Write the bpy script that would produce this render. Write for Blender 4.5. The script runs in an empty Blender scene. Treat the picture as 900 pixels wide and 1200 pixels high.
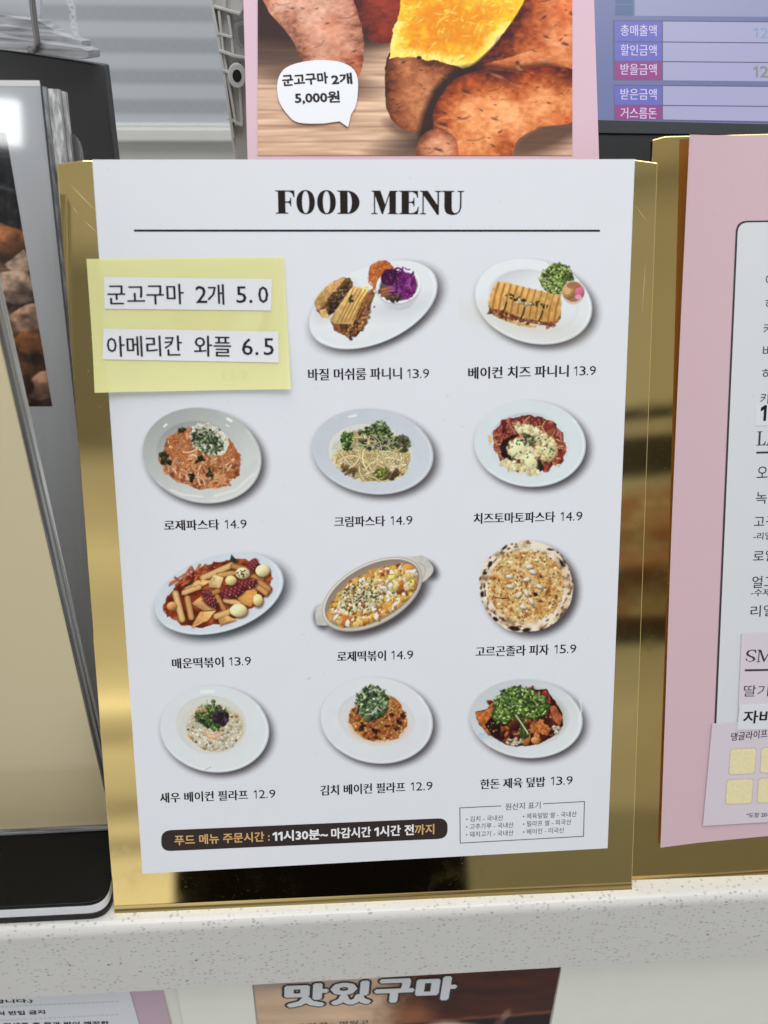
import bpy, bmesh, math, random
import numpy as np
from mathutils import Matrix, Vector

S = bpy.context.scene
COL = S.collection
random.seed(4); RNG = np.random.default_rng(7)
MM = 0.001

# ------------------------------------------------------------------ camera
CAM_MM = np.array([-25.274, -278.788, 374.599])          # lens position, mm above the counter top
RW = np.array([[0.9968392639, -0.0778764318, 0.0157080644],
               [-0.0275888634, -0.5247565138, -0.8508051809],
               [0.0745005806, 0.8476826426, -0.5252464191]])   # rows: right, down, forward
FPX = 1115.26
cd = bpy.data.cameras.new('camera'); cam = bpy.data.objects.new('camera', cd); COL.objects.link(cam)
cam.matrix_world = Matrix(((RW[0][0], -RW[1][0], -RW[2][0], CAM_MM[0]*MM),
                           (RW[0][1], -RW[1][1], -RW[2][1], CAM_MM[1]*MM),
                           (RW[0][2], -RW[1][2], -RW[2][2], CAM_MM[2]*MM),
                           (0, 0, 0, 1)))
cd.sensor_fit = 'VERTICAL'; cd.sensor_height = 24.0; cd.sensor_width = 18.0
cd.lens = FPX/1200*24.0
cd.clip_start = 0.01; cd.clip_end = 50
cd.dof.use_dof = True; cd.dof.focus_distance = 0.415; cd.dof.aperture_fstop = cd.lens/3.7
S.camera = cam

# ------------------------------------------------------------------ colour management
S.view_settings.view_transform = 'Standard'; S.view_settings.look = 'None'
S.view_settings.exposure = 0.18; S.view_settings.gamma = 1

# ------------------------------------------------------------------ world: the lit shop around the counter
W = bpy.data.worlds.new('World'); S.world = W; W.use_nodes = True
nt = W.node_tree; nt.nodes.clear()
def wn(t, **k):
    n = nt.nodes.new(t)
    for a, b in k.items(): setattr(n, a, b)
    return n
def wl(a, b): nt.links.new(a, b)
def wmath(op, a, b=None, clamp=False):
    n = wn('ShaderNodeMath', operation=op, use_clamp=clamp)
    for i, v in enumerate((a, b)):
        if v is None: continue
        if isinstance(v, (int, float)): n.inputs[i].default_value = v
        else: wl(v, n.inputs[i])
    return n.outputs[0]
def wstep(v, lo, hi):
    n = wn('ShaderNodeMapRange', interpolation_type='SMOOTHSTEP')
    wl(v, n.inputs[0]); n.inputs[1].default_value = lo; n.inputs[2].default_value = hi
    return n.outputs[0]
def wmix(f, a, b):
    n = wn('ShaderNodeMix', data_type='RGBA')
    if isinstance(f, (int, float)): n.inputs[0].default_value = f
    else: wl(f, n.inputs[0])
    for v, i in ((a, 6), (b, 7)):
        if isinstance(v, tuple): n.inputs[i].default_value = v + (1,)
        else: wl(v, n.inputs[i])
    return n.outputs[2]
def wramp(v, lo, hi, stops, interp='LINEAR'):
    m = wn('ShaderNodeMapRange'); wl(v, m.inputs[0]); m.inputs[1].default_value = lo; m.inputs[2].default_value = hi
    r = wn('ShaderNodeValToRGB'); r.color_ramp.interpolation = interp
    e = r.color_ramp.elements
    while len(e) > 1: e.remove(e[-1])
    e[0].position = (stops[0][0]-lo)/(hi-lo); e[0].color = tuple(stops[0][1])+(1,)
    for p, c in stops[1:]:
        q = e.new((p-lo)/(hi-lo)); q.color = tuple(c)+(1,)
    wl(m.outputs[0], r.inputs[0]); return r.outputs[0]
tc = wn('ShaderNodeTexCoord'); sx = wn('ShaderNodeSeparateXYZ'); wl(tc.outputs['Generated'], sx.inputs[0])
X, Y, Zc = sx.outputs
AZ = wmath('MULTIPLY', wmath('ARCTAN2', X, wmath('MULTIPLY', Y, -1)), 180/math.pi)
EL = wmath('MULTIPLY', wmath('ARCSINE', Zc), 180/math.pi)
g = lambda v: (v*.965, v*.985, v)
left = wramp(EL, -40, 40, [(-40, g(.40)), (-14, g(.95)), (-10.9, g(.8)), (-10.5, g(.35)), (-10.0, g(.45)), (-9.5, g(.8)), (-8.2, g(.34)), (-7.4, g(.6)), (-5.2, g(.72)), (-4.4, g(.45)), (-3.4, g(.62)), (-2.6, g(1.15)), (-1.4, g(.75)),
                           (0, g(.60)), (3, g(.55)), (6, g(.66)), (8, g(.50)), (11, g(.40)), (12.5, g(.16)), (22, g(.17)), (24, g(.36)), (40, g(.45))])
right = wramp(EL, -40, 40, [(-40, g(.16)), (-12, g(.19)), (-9.6, g(.20)), (-9.2, g(.31)), (-4, g(.36)), (-.6, g(.27)), (0, g(.03)), (1.2, g(.05)), (1.6, g(.20)), (3, g(.10)),
                            (4.0, g(.06)), (4.4, g(.28)), (6.2, g(.17)), (6.6, g(.30)), (7.6, g(.26)), (9.2, g(.30)), (9.5, g(.035)), (11.6, g(.04)), (11.9, g(.30)), (12.5, g(.30)), (12.7, g(.05)), (13.2, g(.05)),
                            (13.6, g(.36)), (24, g(.33)), (26, g(.22)), (27, g(.34)), (40, g(.5))][:32])
bt = wn('ShaderNodeTexBrick'); cv = wn('ShaderNodeCombineXYZ'); wl(wmath('MULTIPLY', AZ, .45), cv.inputs[0]); wl(wmath('MULTIPLY', EL, .40), cv.inputs[1])
wl(cv.outputs[0], bt.inputs['Vector']); bt.inputs['Scale'].default_value = 1.0
bt.inputs['Color1'].default_value = (.9, .35, .25, 1); bt.inputs['Color2'].default_value = (1.2, 1.1, .9, 1); bt.inputs['Mortar'].default_value = (.45, .4, .35, 1)
shelf = wn('ShaderNodeMix', data_type='RGBA', blend_type='MULTIPLY')
wl(wmath('MULTIPLY', wstep(EL, 0, 1), wstep(EL, 9.2, 8.2)), shelf.inputs[0]); wl(right, shelf.inputs[6]); wl(bt.outputs[0], shelf.inputs[7])
room = wmix(wstep(AZ, -6, 10), left, shelf.outputs[2])
body = wmath('MULTIPLY', wmath('MULTIPLY', wstep(AZ, -8.7, -8.1), wstep(AZ, 8.5, 8.2)), wstep(EL, -6.0, -7.5))   # the dark-clothed visitor standing before the counter
room = wmix(body, room, (.004, .004, .004))
amb = wramp(EL, -90, 90, [(-90, g(.60)), (-10, g(.64)), (20, g(.62)), (60, g(.60)), (90, g(.58))])
aabs = wmath('ABSOLUTE', AZ)
front = wmath('MULTIPLY', wstep(aabs, 40, 28), wstep(wmath('ABSOLUTE', EL), 48, 34))
skyc = wmix(front, amb, room)
bg = wn('ShaderNodeBackground'); wl(skyc, bg.inputs[0]); bg.inputs[1].default_value = 0.92
wo = wn('ShaderNodeOutputWorld'); wl(bg.outputs[0], wo.inputs[0])

# ------------------------------------------------------------------ lamps: ceiling panels of the shop
def area(name, loc, target, sx, sy, power, col=(.965, .985, 1)):
    l = bpy.data.lights.new(name, 'AREA'); l.shape = 'RECTANGLE'; l.size = sx; l.size_y = sy; l.energy = power; l.color = col
    o = bpy.data.objects.new(name, l); COL.objects.link(o); o.location = loc
    o.rotation_euler = (Vector(target)-Vector(loc)).to_track_quat('-Z', 'Y').to_euler()
    return o
area('ceiling_panel_light', (0.15, -0.55, 1.75), (0, .05, 0), 1.5, 0.7, 14)
area('ceiling_panel_light', (-0.612, -1.5, .788), (-.137, .115, .305), .055, .085, .15)
area('ceiling_panel_light', (-0.2, 0.25, 1.7), (0, .1, 0), 1.2, .4, 6.5)

# ------------------------------------------------------------------ materials
def lin(c):
    c = np.asarray(c, float)/255.0
    return np.where(c <= .04045, c/12.92, ((c+.055)/1.055)**2.4)
WHITE = lin((219, 222, 230)); PAPER = np.array([.79, .80, .835])
def ink(c):                                               # print colour -> albedo, against the sheet's own white
    return np.clip(lin(c)/WHITE*PAPER, .004, .9)
MATS = {}
class M:
    def __init__(s, name):
        s.m = bpy.data.materials.new(name); s.m.use_nodes = True; s.t = s.m.node_tree
        s.b = s.t.nodes['Principled BSDF']; s.out = s.t.nodes['Material Output']
    def n(s, t, **k):
        n = s.t.nodes.new(t)
        for a, b in k.items(): setattr(n, a, b)
        return n
    def l(s, a, b): s.t.links.new(a, b)
    def set(s, **k):
        for a, b in k.items():
            i = s.b.inputs[a.replace('_', ' ')]
            i.default_value = (tuple(b)+(1,)) if hasattr(b, '__len__') and len(b) == 3 else b
        return s
    def coord(s, scale=(1, 1, 1)):
        t = s.n('ShaderNodeTexCoord'); m = s.n('ShaderNodeMapping'); s.l(t.outputs['Object'], m.inputs[0]); m.inputs['Scale'].default_value = scale
        return m.outputs[0]
    def noise(s, sc, det=3, scale=(1, 1, 1)):
        n = s.n('ShaderNodeTexNoise'); s.l(s.coord(scale), n.inputs['Vector']); n.inputs['Scale'].default_value = sc; n.inputs['Detail'].default_value = det
        return n.outputs[0]
    def ramp(s, v, stops):
        r = s.n('ShaderNodeValToRGB'); e = r.color_ramp.elements
        while len(e) > 1: e.remove(e[-1])
        e[0].position = stops[0][0]; e[0].color = tuple(stops[0][1])+(1,)
        for p, c in stops[1:]:
            q = e.new(p); q.color = tuple(c)+(1,)
        s.l(v, r.inputs[0]); return r.outputs[0]
    def mix(s, f, a, b, mode='MIX'):
        n = s.n('ShaderNodeMix', data_type='RGBA', blend_type=mode)
        if isinstance(f, (int, float)): n.inputs[0].default_value = f
        else: s.l(f, n.inputs[0])
        for v, i in ((a, 6), (b, 7)):
            if hasattr(v, '__len__'): n.inputs[i].default_value = tuple(v)+(1,)
            else: s.l(v, n.inputs[i])
        return n.outputs[2]
    def bump(s, v, dist, strength=1):
        b = s.n('ShaderNodeBump'); s.l(v, b.inputs['Height']); b.inputs['Distance'].default_value = dist; b.inputs['Strength'].default_value = strength
        s.l(b.outputs[0], s.b.inputs['Normal'])
def paper_mat(name, col, rough=.5, speck=True, spec=.35):
    k = M(name); k.set(Roughness=rough, Specular_IOR_Level=spec)
    n1 = k.noise(60, 4); c = k.mix(.05, col, k.ramp(n1, [(.3, np.array(col)*.8), (.7, np.minimum(np.array(col)*1.1, .9))]))
    if speck:
        n2 = k.noise(420, 2); c = k.mix(k.ramp(n2, [(.72, (0, 0, 0)), (.80, (.35, .35, .35))]), c, np.array(col)*.6)
    k.l(c, k.b.inputs['Base Color']); k.bump(k.noise(900, 2), .00003, .4)
    return k.m
def flat_mat(name, col, rough=.5, spec=.35, grain=.06, sc=800):
    k = M(name); k.set(Roughness=rough, Specular_IOR_Level=spec)
    c = k.mix(grain*4, col, k.ramp(k.noise(sc, 3), [(.3, np.array(col)*.75), (.7, np.minimum(np.array(col)*1.2, .95))]))
    k.l(c, k.b.inputs['Base Color']); return k.m
def print_mat(name, rough=.5):
    k = M(name); k.set(Roughness=rough, Specular_IOR_Level=.18)
    a = k.n('ShaderNodeVertexColor', layer_name='print'); k.l(a.outputs[0], k.b.inputs['Base Color'])
    k.bump(k.noise(900, 2), .00003, .4)
    return k.m
def gold_mat(name, tint=(.83, .625, .25)):
    k = M(name); k.set(Metallic=1.0)
    dust = k.ramp(k.noise(1500, 2), [(.68, (0, 0, 0)), (.76, (.5, .5, .5))])
    patch = k.ramp(k.noise(45, 4), [(.35, (.25, .25, .25)), (.75, (1, 1, 1))])
    d = k.mix(1, dust, patch, 'MULTIPLY')
    c = k.mix(.35, tint, k.ramp(k.noise(30, 4), [(.3, np.array(tint)*.86), (.7, np.minimum(np.array(tint)*1.08, 1))]))
    k.l(k.mix(d, c, (.85, .76, .52)), k.b.inputs['Base Color'])
    r = k.ramp(k.noise(70, 5), [(.3, (.02,)*3), (.62, (.05,)*3), (.8, (.13,)*3)])
    k.l(k.mix(d, r, (.6, .6, .6)), k.b.inputs['Roughness'])
    k.bump(k.noise(28, 2), .00010, .12)
    return k.m
def clear_mat(name, tint=(.985, .99, .99), rough=.03, gloss=1.0):
    k = M(name); t = k.t; t.nodes.remove(k.b)
    tr = k.n('ShaderNodeBsdfTransparent'); tr.inputs[0].default_value = tuple(tint)+(1,)
    gl = k.n('ShaderNodeBsdfGlossy'); gl.inputs['Roughness'].default_value = rough
    fr = k.n('ShaderNodeLayerWeight'); fr.inputs[0].default_value = .5
    pw = k.n('ShaderNodeMath', operation='POWER'); k.l(fr.outputs['Facing'], pw.inputs[0]); pw.inputs[1].default_value = 5
    mu = k.n('ShaderNodeMath', operation='MULTIPLY_ADD'); k.l(pw.outputs[0], mu.inputs[0]); mu.inputs[1].default_value = .6; mu.inputs[2].default_value = .035*gloss
    mx = k.n('ShaderNodeMixShader'); k.l(mu.outputs[0], mx.inputs[0]); k.l(tr.outputs[0], mx.inputs[1]); k.l(gl.outputs[0], mx.inputs[2]); k.l(mx.outputs[0], k.out.inputs[0])
    return k.m
def edge_mat(name, lo=(.16, .165, .17), hi=(.62, .63, .64), scale=(500, 500, 14)):
    k = M(name); k.set(Roughness=.12, Specular_IOR_Level=.7)
    n = k.noise(1, 4, scale)
    k.l(k.ramp(n, [(.34, lo), (.5, np.array(hi)*.6), (.66, hi)]), k.b.inputs['Base Color']); k.bump(n, .0004, .5)
    return k.m
def glow_mat(name, col, strength=1.0):
    k = M(name); k.set(Base_Color=(.01, .01, .012), Roughness=.25)
    k.b.inputs['Emission Strength'].default_value = strength
    n = k.noise(2600, 1, (1, 1, 1)); c = k.mix(.12, lin(col), k.ramp(n, [(.3, lin(col)*.7), (.7, lin(col)*1.2)]))
    k.l(c, k.b.inputs['Emission Color']); return k.m

PAPER_M = paper_mat('menu_paper', PAPER, .48)
PRINT_M = print_mat('printed_photo')
BLACK_INK = flat_mat('black_ink', ink((26, 22, 21)), .5, .2)
GREY_INK = flat_mat('grey_ink', ink((80, 80, 84)), .5)
GOLD = gold_mat('gold_mirror'); GOLD2 = gold_mat('gold_mirror_brown', (.77, .555, .205))

# ------------------------------------------------------------------ planes and tracing
class Plane:
    def __init__(s, o, u, v):
        s.o = np.array(o, float); s.u = np.array(u, float); s.u /= np.linalg.norm(s.u)
        s.n = np.cross(s.u, np.array(v, float)); s.n /= np.linalg.norm(s.n); s.v = np.cross(s.n, s.u)
    def uv(s, p):                                         # survey point of the photograph -> millimetres on this plane
        p = np.atleast_2d(np.asarray(p, float))
        d = np.stack([(p[:, 0]-450)/FPX, (p[:, 1]-600)/FPX, np.ones(len(p))], 1) @ RW
        t = ((s.o-CAM_MM) @ s.n)/(d @ s.n)
        q = CAM_MM+d*t[:, None]-s.o
        return np.stack([q @ s.u, q @ s.v], 1)
    def at(s, uv, w=0.0):                                 # plane millimetres -> world millimetres
        uv = np.atleast_2d(np.asarray(uv, float)); w = np.asarray(w, float)
        return s.o+uv[:, :1]*s.u+uv[:, 1:2]*s.v+(w.reshape(-1, 1) if w.ndim else w)*s.n
    def lift(s, w): return Plane(s.o+s.n*w, s.u, s.v)
def lean(o, deg, yaw=0):
    a, y = math.radians(deg), math.radians(yaw)
    u = (math.cos(y), math.sin(y), 0); k = np.array([-math.sin(y), math.cos(y), 0])
    return Plane(o, u, np.array([0, 0, math.cos(a)])+k*math.sin(a))
SHEET = lean((0, 0, 18.7), 20)
PLATE = SHEET.lift(-.5)
RIGHTP = SHEET.lift(-4.5)

# ------------------------------------------------------------------ objects
def thing(name, label, cat, loc, group=None):
    o = bpy.data.objects.new(name, None); COL.objects.link(o); o.location = np.array(loc)*MM; o.empty_display_size = .01
    o['label'] = label; o['category'] = cat
    if group: o['group'] = group
    return o
def root_loc(p):
    while p.parent: p = p.parent
    return np.array(p.location)
def mesh(name, verts, faces, mat, parent=None, label=None, smooth=False, colors=None):
    me = bpy.data.meshes.new(name); v = np.asarray(verts, float)*MM
    if parent is not None: v = v-root_loc(parent)
    if isinstance(faces, np.ndarray) and faces.ndim == 2 and faces.shape[1] == 4 and len(faces) > 500:
        me.vertices.add(len(v)); me.vertices.foreach_set('co', v.astype(np.float32).ravel())
        me.loops.add(faces.size); me.loops.foreach_set('vertex_index', faces.astype(np.int32).ravel())
        me.polygons.add(len(faces)); me.polygons.foreach_set('loop_start', np.arange(0, faces.size, 4, dtype=np.int32))
        me.update(calc_edges=True)
    else:
        me.from_pydata([tuple(x) for x in v], [], [tuple(int(i) for i in f) for f in faces]); me.update()
    if colors is not None:
        a = me.color_attributes.new('print', 'FLOAT_COLOR', 'POINT')
        a.data.foreach_set('color', np.concatenate([colors, np.ones((len(colors), 1))], 1).astype(np.float32).ravel())
    me.materials.append(mat)
    if smooth: me.polygons.foreach_set('use_smooth', [True]*len(me.polygons))
    o = bpy.data.objects.new(name, me); COL.objects.link(o)
    if parent is not None: o.parent = parent
    if label: o['label'] = label
    return o
def tri_poly(uv):                                         # a filled outline as one face list
    return [list(range(len(uv)))]
def sheet(name, pl, uv, w0, w1, mat, parent=None, label=None):   # outline uv (mm) given thickness from w0 (back) to w1 (front)
    uv = np.asarray(uv, float); n = len(uv)
    area2 = np.sum(uv[:, 0]*np.roll(uv[:, 1], -1)-np.roll(uv[:, 0], -1)*uv[:, 1])
    if area2 < 0: uv = uv[::-1]
    v = np.concatenate([pl.at(uv, w1), pl.at(uv, w0)])
    f = [list(range(n)), list(range(2*n-1, n-1, -1))]+[[i, n+i, n+(i+1) % n, (i+1) % n] for i in range(n)]
    return mesh(name, v, f, mat, parent, label)
def pxsheet(name, pl, px, w0, w1, mat, parent=None, label=None):
    return sheet(name, pl, pl.lift(w1).uv(px), w0, w1, mat, parent, label)
def round_poly(pts, r, n=6):
    pts = [np.array(p, float) for p in pts]; out = []; m = len(pts)
    rr = r if hasattr(r, '__len__') else [r]*m
    for i in range(m):
        p, a, b = pts[i], pts[i-1], pts[(i+1) % m]
        da, db = (a-p)/np.linalg.norm(a-p), (b-p)/np.linalg.norm(b-p)
        if rr[i] <= 0: out.append(p); continue
        for k in range(n+1):
            t = k/n; q0 = p+da*rr[i]; q1 = p+db*rr[i]
            out.append((1-t)**2*q0+2*t*(1-t)*p+t*t*q1)
    return np.array(out)
def grid_surface(name, fn, nu, nv, mat, parent=None, label=None, thick=None):   # fn(s,t)-> world mm, 0..1
    s, t = np.meshgrid(np.linspace(0, 1, nu), np.linspace(0, 1, nv)); v = fn(s.ravel(), t.ravel())
    f = [[(j+1)*nu+i, (j+1)*nu+i+1, j*nu+i+1, j*nu+i] for j in range(nv-1) for i in range(nu-1)]
    o = mesh(name, v, f, mat, parent, label, smooth=True)
    if thick:
        md = o.modifiers.new('thickness', 'SOLIDIFY'); md.thickness = thick*MM; md.offset = -1
    return o
def prism(name, prof, x0, x1, mat, parent, label=None, tilt=0.0, bevel=0):      # (y,z) outline swept along x
    n = len(prof); v = [(x0, y, z-tilt*x0) for y, z in prof]+[(x1, y, z-tilt*x1) for y, z in prof]
    f = [list(range(n)), list(range(2*n-1, n-1, -1))]+[[i, n+i, n+(i+1) % n, (i+1) % n] for i in range(n)]
    o = mesh(name, v, f, mat, parent, label); fix(o); return o
def fix(o):
    bm = bmesh.new(); bm.from_mesh(o.data); bmesh.ops.recalc_face_normals(bm, faces=bm.faces); bm.to_mesh(o.data); bm.free()
def box(name, lo, hi, mat, parent, bevel=0, label=None):
    x0, y0, z0 = lo; x1, y1, z1 = hi
    v = [(x, y, z) for x in (x0, x1) for y in (y0, y1) for z in (z0, z1)]
    f = [(0, 1, 3, 2), (4, 6, 7, 5), (0, 4, 5, 1), (2, 3, 7, 6), (0, 2, 6, 4), (1, 5, 7, 3)]
    o = mesh(name, v, f, mat, parent, label); fix(o)
    if bevel: add_bevel(o, bevel)
    return o
def add_bevel(o, w, seg=3):
    b = o.modifiers.new('bevel', 'BEVEL'); b.width = w*MM; b.segments = seg; b.limit_method = 'ANGLE'
def tube(name, pts, r, mat, parent, n=10, closed=False, label=None):
    pts = np.asarray(pts, float); m = len(pts); V = []; F = []
    T = np.gradient(pts, axis=0) if not closed else (np.roll(pts, -1, 0)-np.roll(pts, 1, 0))
    ref = np.array([.3, .9, .2])
    for p, t in zip(pts, T):
        t = t/np.linalg.norm(t); a = np.cross(t, ref); a /= np.linalg.norm(a); b = np.cross(t, a)
        for k in range(n):
            th = 2*math.pi*k/n; V.append(p+r*(math.cos(th)*a+math.sin(th)*b))
    for j in range(m if closed else m-1):
        for k in range(n):
            F.append([j*n+k, j*n+(k+1) % n, ((j+1) % m)*n+(k+1) % n, ((j+1) % m)*n+k])
    if not closed: F += [list(range(n))[::-1], list(range((m-1)*n, m*n))]
    return mesh(name, V, F, mat, parent, label, smooth=True)

# ------------------------------------------------------------------ lettering
_tc = bpy.data.curves.new('lettering_source', 'FONT'); _to = bpy.data.objects.new('lettering_source', _tc); COL.objects.link(_to)
def glyphs(body, bold=0.0, shear=0.0, res=2, spacing=1.0):
    if body == '1':                                       # a figure one with its flag
        b = bold*1.6
        return np.array([(.26-b, 0), (.40+b*.3, 0), (.40+b*.3, .7), (.28, .7), (.02, .585), (.02, .47-b), (.26-b, .56-b)]), [[0, 1, 2, 3, 6], [3, 4, 5, 6]]
    _tc.body = body; _tc.offset = bold; _tc.shear = shear; _tc.resolution_u = res; _tc.space_character = spacing
    dg = bpy.context.evaluated_depsgraph_get(); dg.update()
    me = bpy.data.meshes.new_from_object(_to.evaluated_get(dg))
    v = np.array([x.co[:] for x in me.vertices]); f = [list(p.vertices) for p in me.polygons]
    bpy.data.meshes.remove(me); return v[:, :2], f
def layout(pl, v, p0, p1, h, frame=None):                 # glyph units -> plane mm, on the baseline from p0 to p1 (survey points), h high
    q = pl.uv([p0, p1]); e = q[1]-q[0]; L = np.linalg.norm(e); e /= L; up = np.array([-e[1], e[0]])
    sc = L/np.linalg.norm(np.subtract(p1, p0))
    lo, hi = (v.min(0), v.max(0)) if frame is None else frame
    return q[0]+np.outer((v[:, 0]-lo[0])/(hi[0]-lo[0])*L, e)+np.outer((v[:, 1]-lo[1])/(hi[1]-lo[1])*h*sc, up)
def heavy(b):                                             # offsets that thicken thin strokes evenly
    if b <= .003: return [(0, 0)]
    if b < .02: return [(-b, 0), (b, 0)]
    n = 6 if b < .06 else 10
    return [(0, 0)]+[(b*math.cos(2*math.pi*i/n), b*math.sin(2*math.pi*i/n)) for i in range(n)]
def lettering(name, pl, runs, w, mat, parent, bold=0.0, shear=0.0, label=None, res=2, wfn=None):
    V, F = [], []; k = 0
    for body, p0, p1, h in runs:
        v, f = glyphs(body, min(bold, 0), shear, res); fr = (v.min(0), v.max(0))
        for j, (dx, dy) in enumerate(heavy(bold)):
            uv = layout(pl, v+np.array([dx, dy]), p0, p1, h, fr)
            V.append(pl.at(uv, (w if wfn is None else wfn(uv)+w)+.004*j)); F += [[i+k for i in x] for x in f]; k += len(v)
    return mesh(name, np.concatenate(V), F, mat, parent, label)

# ------------------------------------------------------------------ painter for the printed photographs
def vnoise(x, y, seed):
    r = np.random.default_rng(seed); T = r.random((64, 64))
    xi, yi = np.floor(x).astype(int), np.floor(y).astype(int); fx, fy = x-xi, y-yi
    fx = fx*fx*(3-2*fx); fy = fy*fy*(3-2*fy)
    a = T[yi % 64, xi % 64]; b = T[yi % 64, (xi+1) % 64]; c = T[(yi+1) % 64, xi % 64]; d = T[(yi+1) % 64, (xi+1) % 64]
    return (a*(1-fx)+b*fx)*(1-fy)+(c*(1-fx)+d*fx)*fy
def fbm(x, y, seed, o=4):
    s = 0; a = .5
    for i in range(o): s = s+a*vnoise(x*2**i+i*7.3, y*2**i+i*3.1, seed+i); a *= .5
    return s/(1-.5**o)
def sm(e0, e1, x):
    t = np.clip((x-e0)/(e1-e0), 0, 1); return t*t*(3-2*t)
class Print:
    """canvas of a printed photograph; units are those of an enlargement of the print (k units to a survey pixel)"""
    def __init__(s, x0, y0, w, h, k=1.0, per=2.2, bg=(219, 222, 230), seed=1):
        s.x0, s.y0, s.k, s.seed = x0, y0, k, seed; s.st = k/per
        s.nx, s.ny = int(w*per), int(h*per)
        s.X, s.Y = np.meshgrid(np.arange(s.nx)*s.st, np.arange(s.ny)*s.st)
        s.rgb = np.ones((s.ny, s.nx, 3))*np.array(bg, float); s.cov = np.zeros((s.ny, s.nx)); s.r = random.Random(seed); s.soft = 2
    def win(s, cx, cy, R):
        a, b = max(0, int((cx-R)/s.st)), min(s.nx, int((cx+R)/s.st)+2); c, d = max(0, int((cy-R)/s.st)), min(s.ny, int((cy+R)/s.st)+2)
        return (slice(c, d), slice(a, b)) if b > a and d > c else None
    def put(s, m, col, w=None, cover=True):
        w = w or (slice(None), slice(None)); col = np.asarray(col, float)
        s.rgb[w] = s.rgb[w]*(1-m[..., None])+col*m[..., None]
        if cover: s.cov[w] = np.maximum(s.cov[w], m)
    def q(s, cx, cy, a, b, rot, w=None):
        w = w or (slice(None), slice(None)); t = math.radians(rot); dx, dy = s.X[w]-cx, s.Y[w]-cy
        x, y = dx*math.cos(t)+dy*math.sin(t), -dx*math.sin(t)+dy*math.cos(t)
        return np.sqrt((x/a)**2+(y/b)**2), x/a, y/b
    def ell(s, cx, cy, a, b, rot, col, soft=1.3, wob=0, al=1.0, shade=0):
        w = s.win(cx, cy, max(a, b)*1.5+6)
        if not w: return
        q, x, y = s.q(cx, cy, a, b, rot, w)
        if wob: q = q*(1+wob*(fbm(s.X[w]/(a*.7)+s.seed, s.Y[w]/(a*.7), s.seed+int(cx) % 91, 3)-.5))
        m = np.clip(.5-(q-1)*min(a, b)/(s.st*soft), 0, 1)*al
        col = np.asarray(col, float)
        if shade:
            gx, gy = (s.X[w]-cx)/max(a, b), (s.Y[w]-cy)/max(a, b)
            L = 1-shade*(.55*gx+.85*gy)-shade*.8*np.clip(q-.6, 0, 1)
            col = np.clip(col*L[..., None], 0, 255)
        s.put(m, col, w)
    def shadow(s, cx, cy, a, b, rot, dx=20, dy=22, blur=62, dark=(78, 74, 78), al=.97):
        q, _, _ = s.q(cx+dx, cy+dy, a, b, rot)
        d = (q-1)*min(a, b); m = sm(blur*.66, -blur*.42, d)**1.15*al
        s.put(m, dark)
    def plate(s, cx, cy, a, b, rot, rim, inner=None, lip=(150, 152, 156), well=None, tone=10):
        q, x, y = s.q(cx, cy, a, b, rot)
        g = ((s.X-cx)*.5+(s.Y-cy)*.85)/max(a, b)
        col = np.array(rim, float)+tone*(g[..., None])+5*(fbm(s.X/60, s.Y/60, s.seed+3, 3)[..., None]-.5)
        m = np.clip(.5-(q-1)*min(a, b)/(s.st*1.3), 0, 1)
        col = np.where(((q > .975) & (g > .1))[..., None], col*.90, col)
        col = np.where(((q > .94) & (q <= .975) & (g > .0))[..., None], np.minimum(col*1.04, 246), col)
        if inner:
            icx, icy, ia, ib = inner; qi, _, _ = s.q(icx, icy, ia, ib, rot)
            gi = ((s.X-icx)*.4+(s.Y-icy)*.9)/max(ia, ib)
            col = col*(1-.10*(sm(1.06, .98, qi)*sm(-.2, -.9, gi)+.25*sm(1.02, .98, qi)*sm(.9, 1.0, qi)))[..., None]
            if well: 
                mm = sm(1.02, .97, qi)[..., None]; col = col*(1-mm)+np.array(well, float)*mm
        s.put(m, col)
    def poly(s, pts, col, soft=1.5, tex=0, ts=20, al=1.0, grad=None, wob=0):
        P = np.array(pts, float); lo, hi = P.min(0), P.max(0); c = (lo+hi)/2; w = s.win(c[0], c[1], max(hi-lo)/2+8)
        if not w: return
        x, y = s.X[w], s.Y[w]
        if wob:
            x = x+wob*(fbm(s.X[w]/ts, s.Y[w]/ts, s.seed+9, 3)-.5)*2; y = y+wob*(fbm(s.X[w]/ts+31, s.Y[w]/ts, s.seed+10, 3)-.5)*2
        d = np.full(x.shape, 1e9); ins = np.zeros(x.shape, bool)
        for i in range(len(P)):
            a, b = P[i], P[(i+1) % len(P)]; e = b-a; t = np.clip(((x-a[0])*e[0]+(y-a[1])*e[1])/(e@e+1e-9), 0, 1)
            d = np.minimum(d, np.hypot(x-a[0]-t*e[0], y-a[1]-t*e[1]))
            cr = (a[1] > y) != (b[1] > y)
            with np.errstate(divide='ignore', invalid='ignore'): ins ^= cr & (x < (b[0]-a[0])*(y-a[1])/(b[1]-a[1]+1e-12)+a[0])
        sd = np.where(ins, -d, d); m = np.clip(.5-sd/(s.st*soft), 0, 1)*al
        C = np.ones(x.shape+(3,))*np.array(col, float)
        if grad: C = C*(1+grad[0]*(x-c[0])/(hi[0]-lo[0])+grad[1]*(y-c[1])/(hi[1]-lo[1]))[..., None]
        if tex: C = C*(1+tex*(fbm(s.X[w]/ts, s.Y[w]/ts, s.seed+5, 4)-.5)*2)[..., None]
        s.put(m, np.clip(C, 0, 255), w); return w, m, sd
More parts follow.
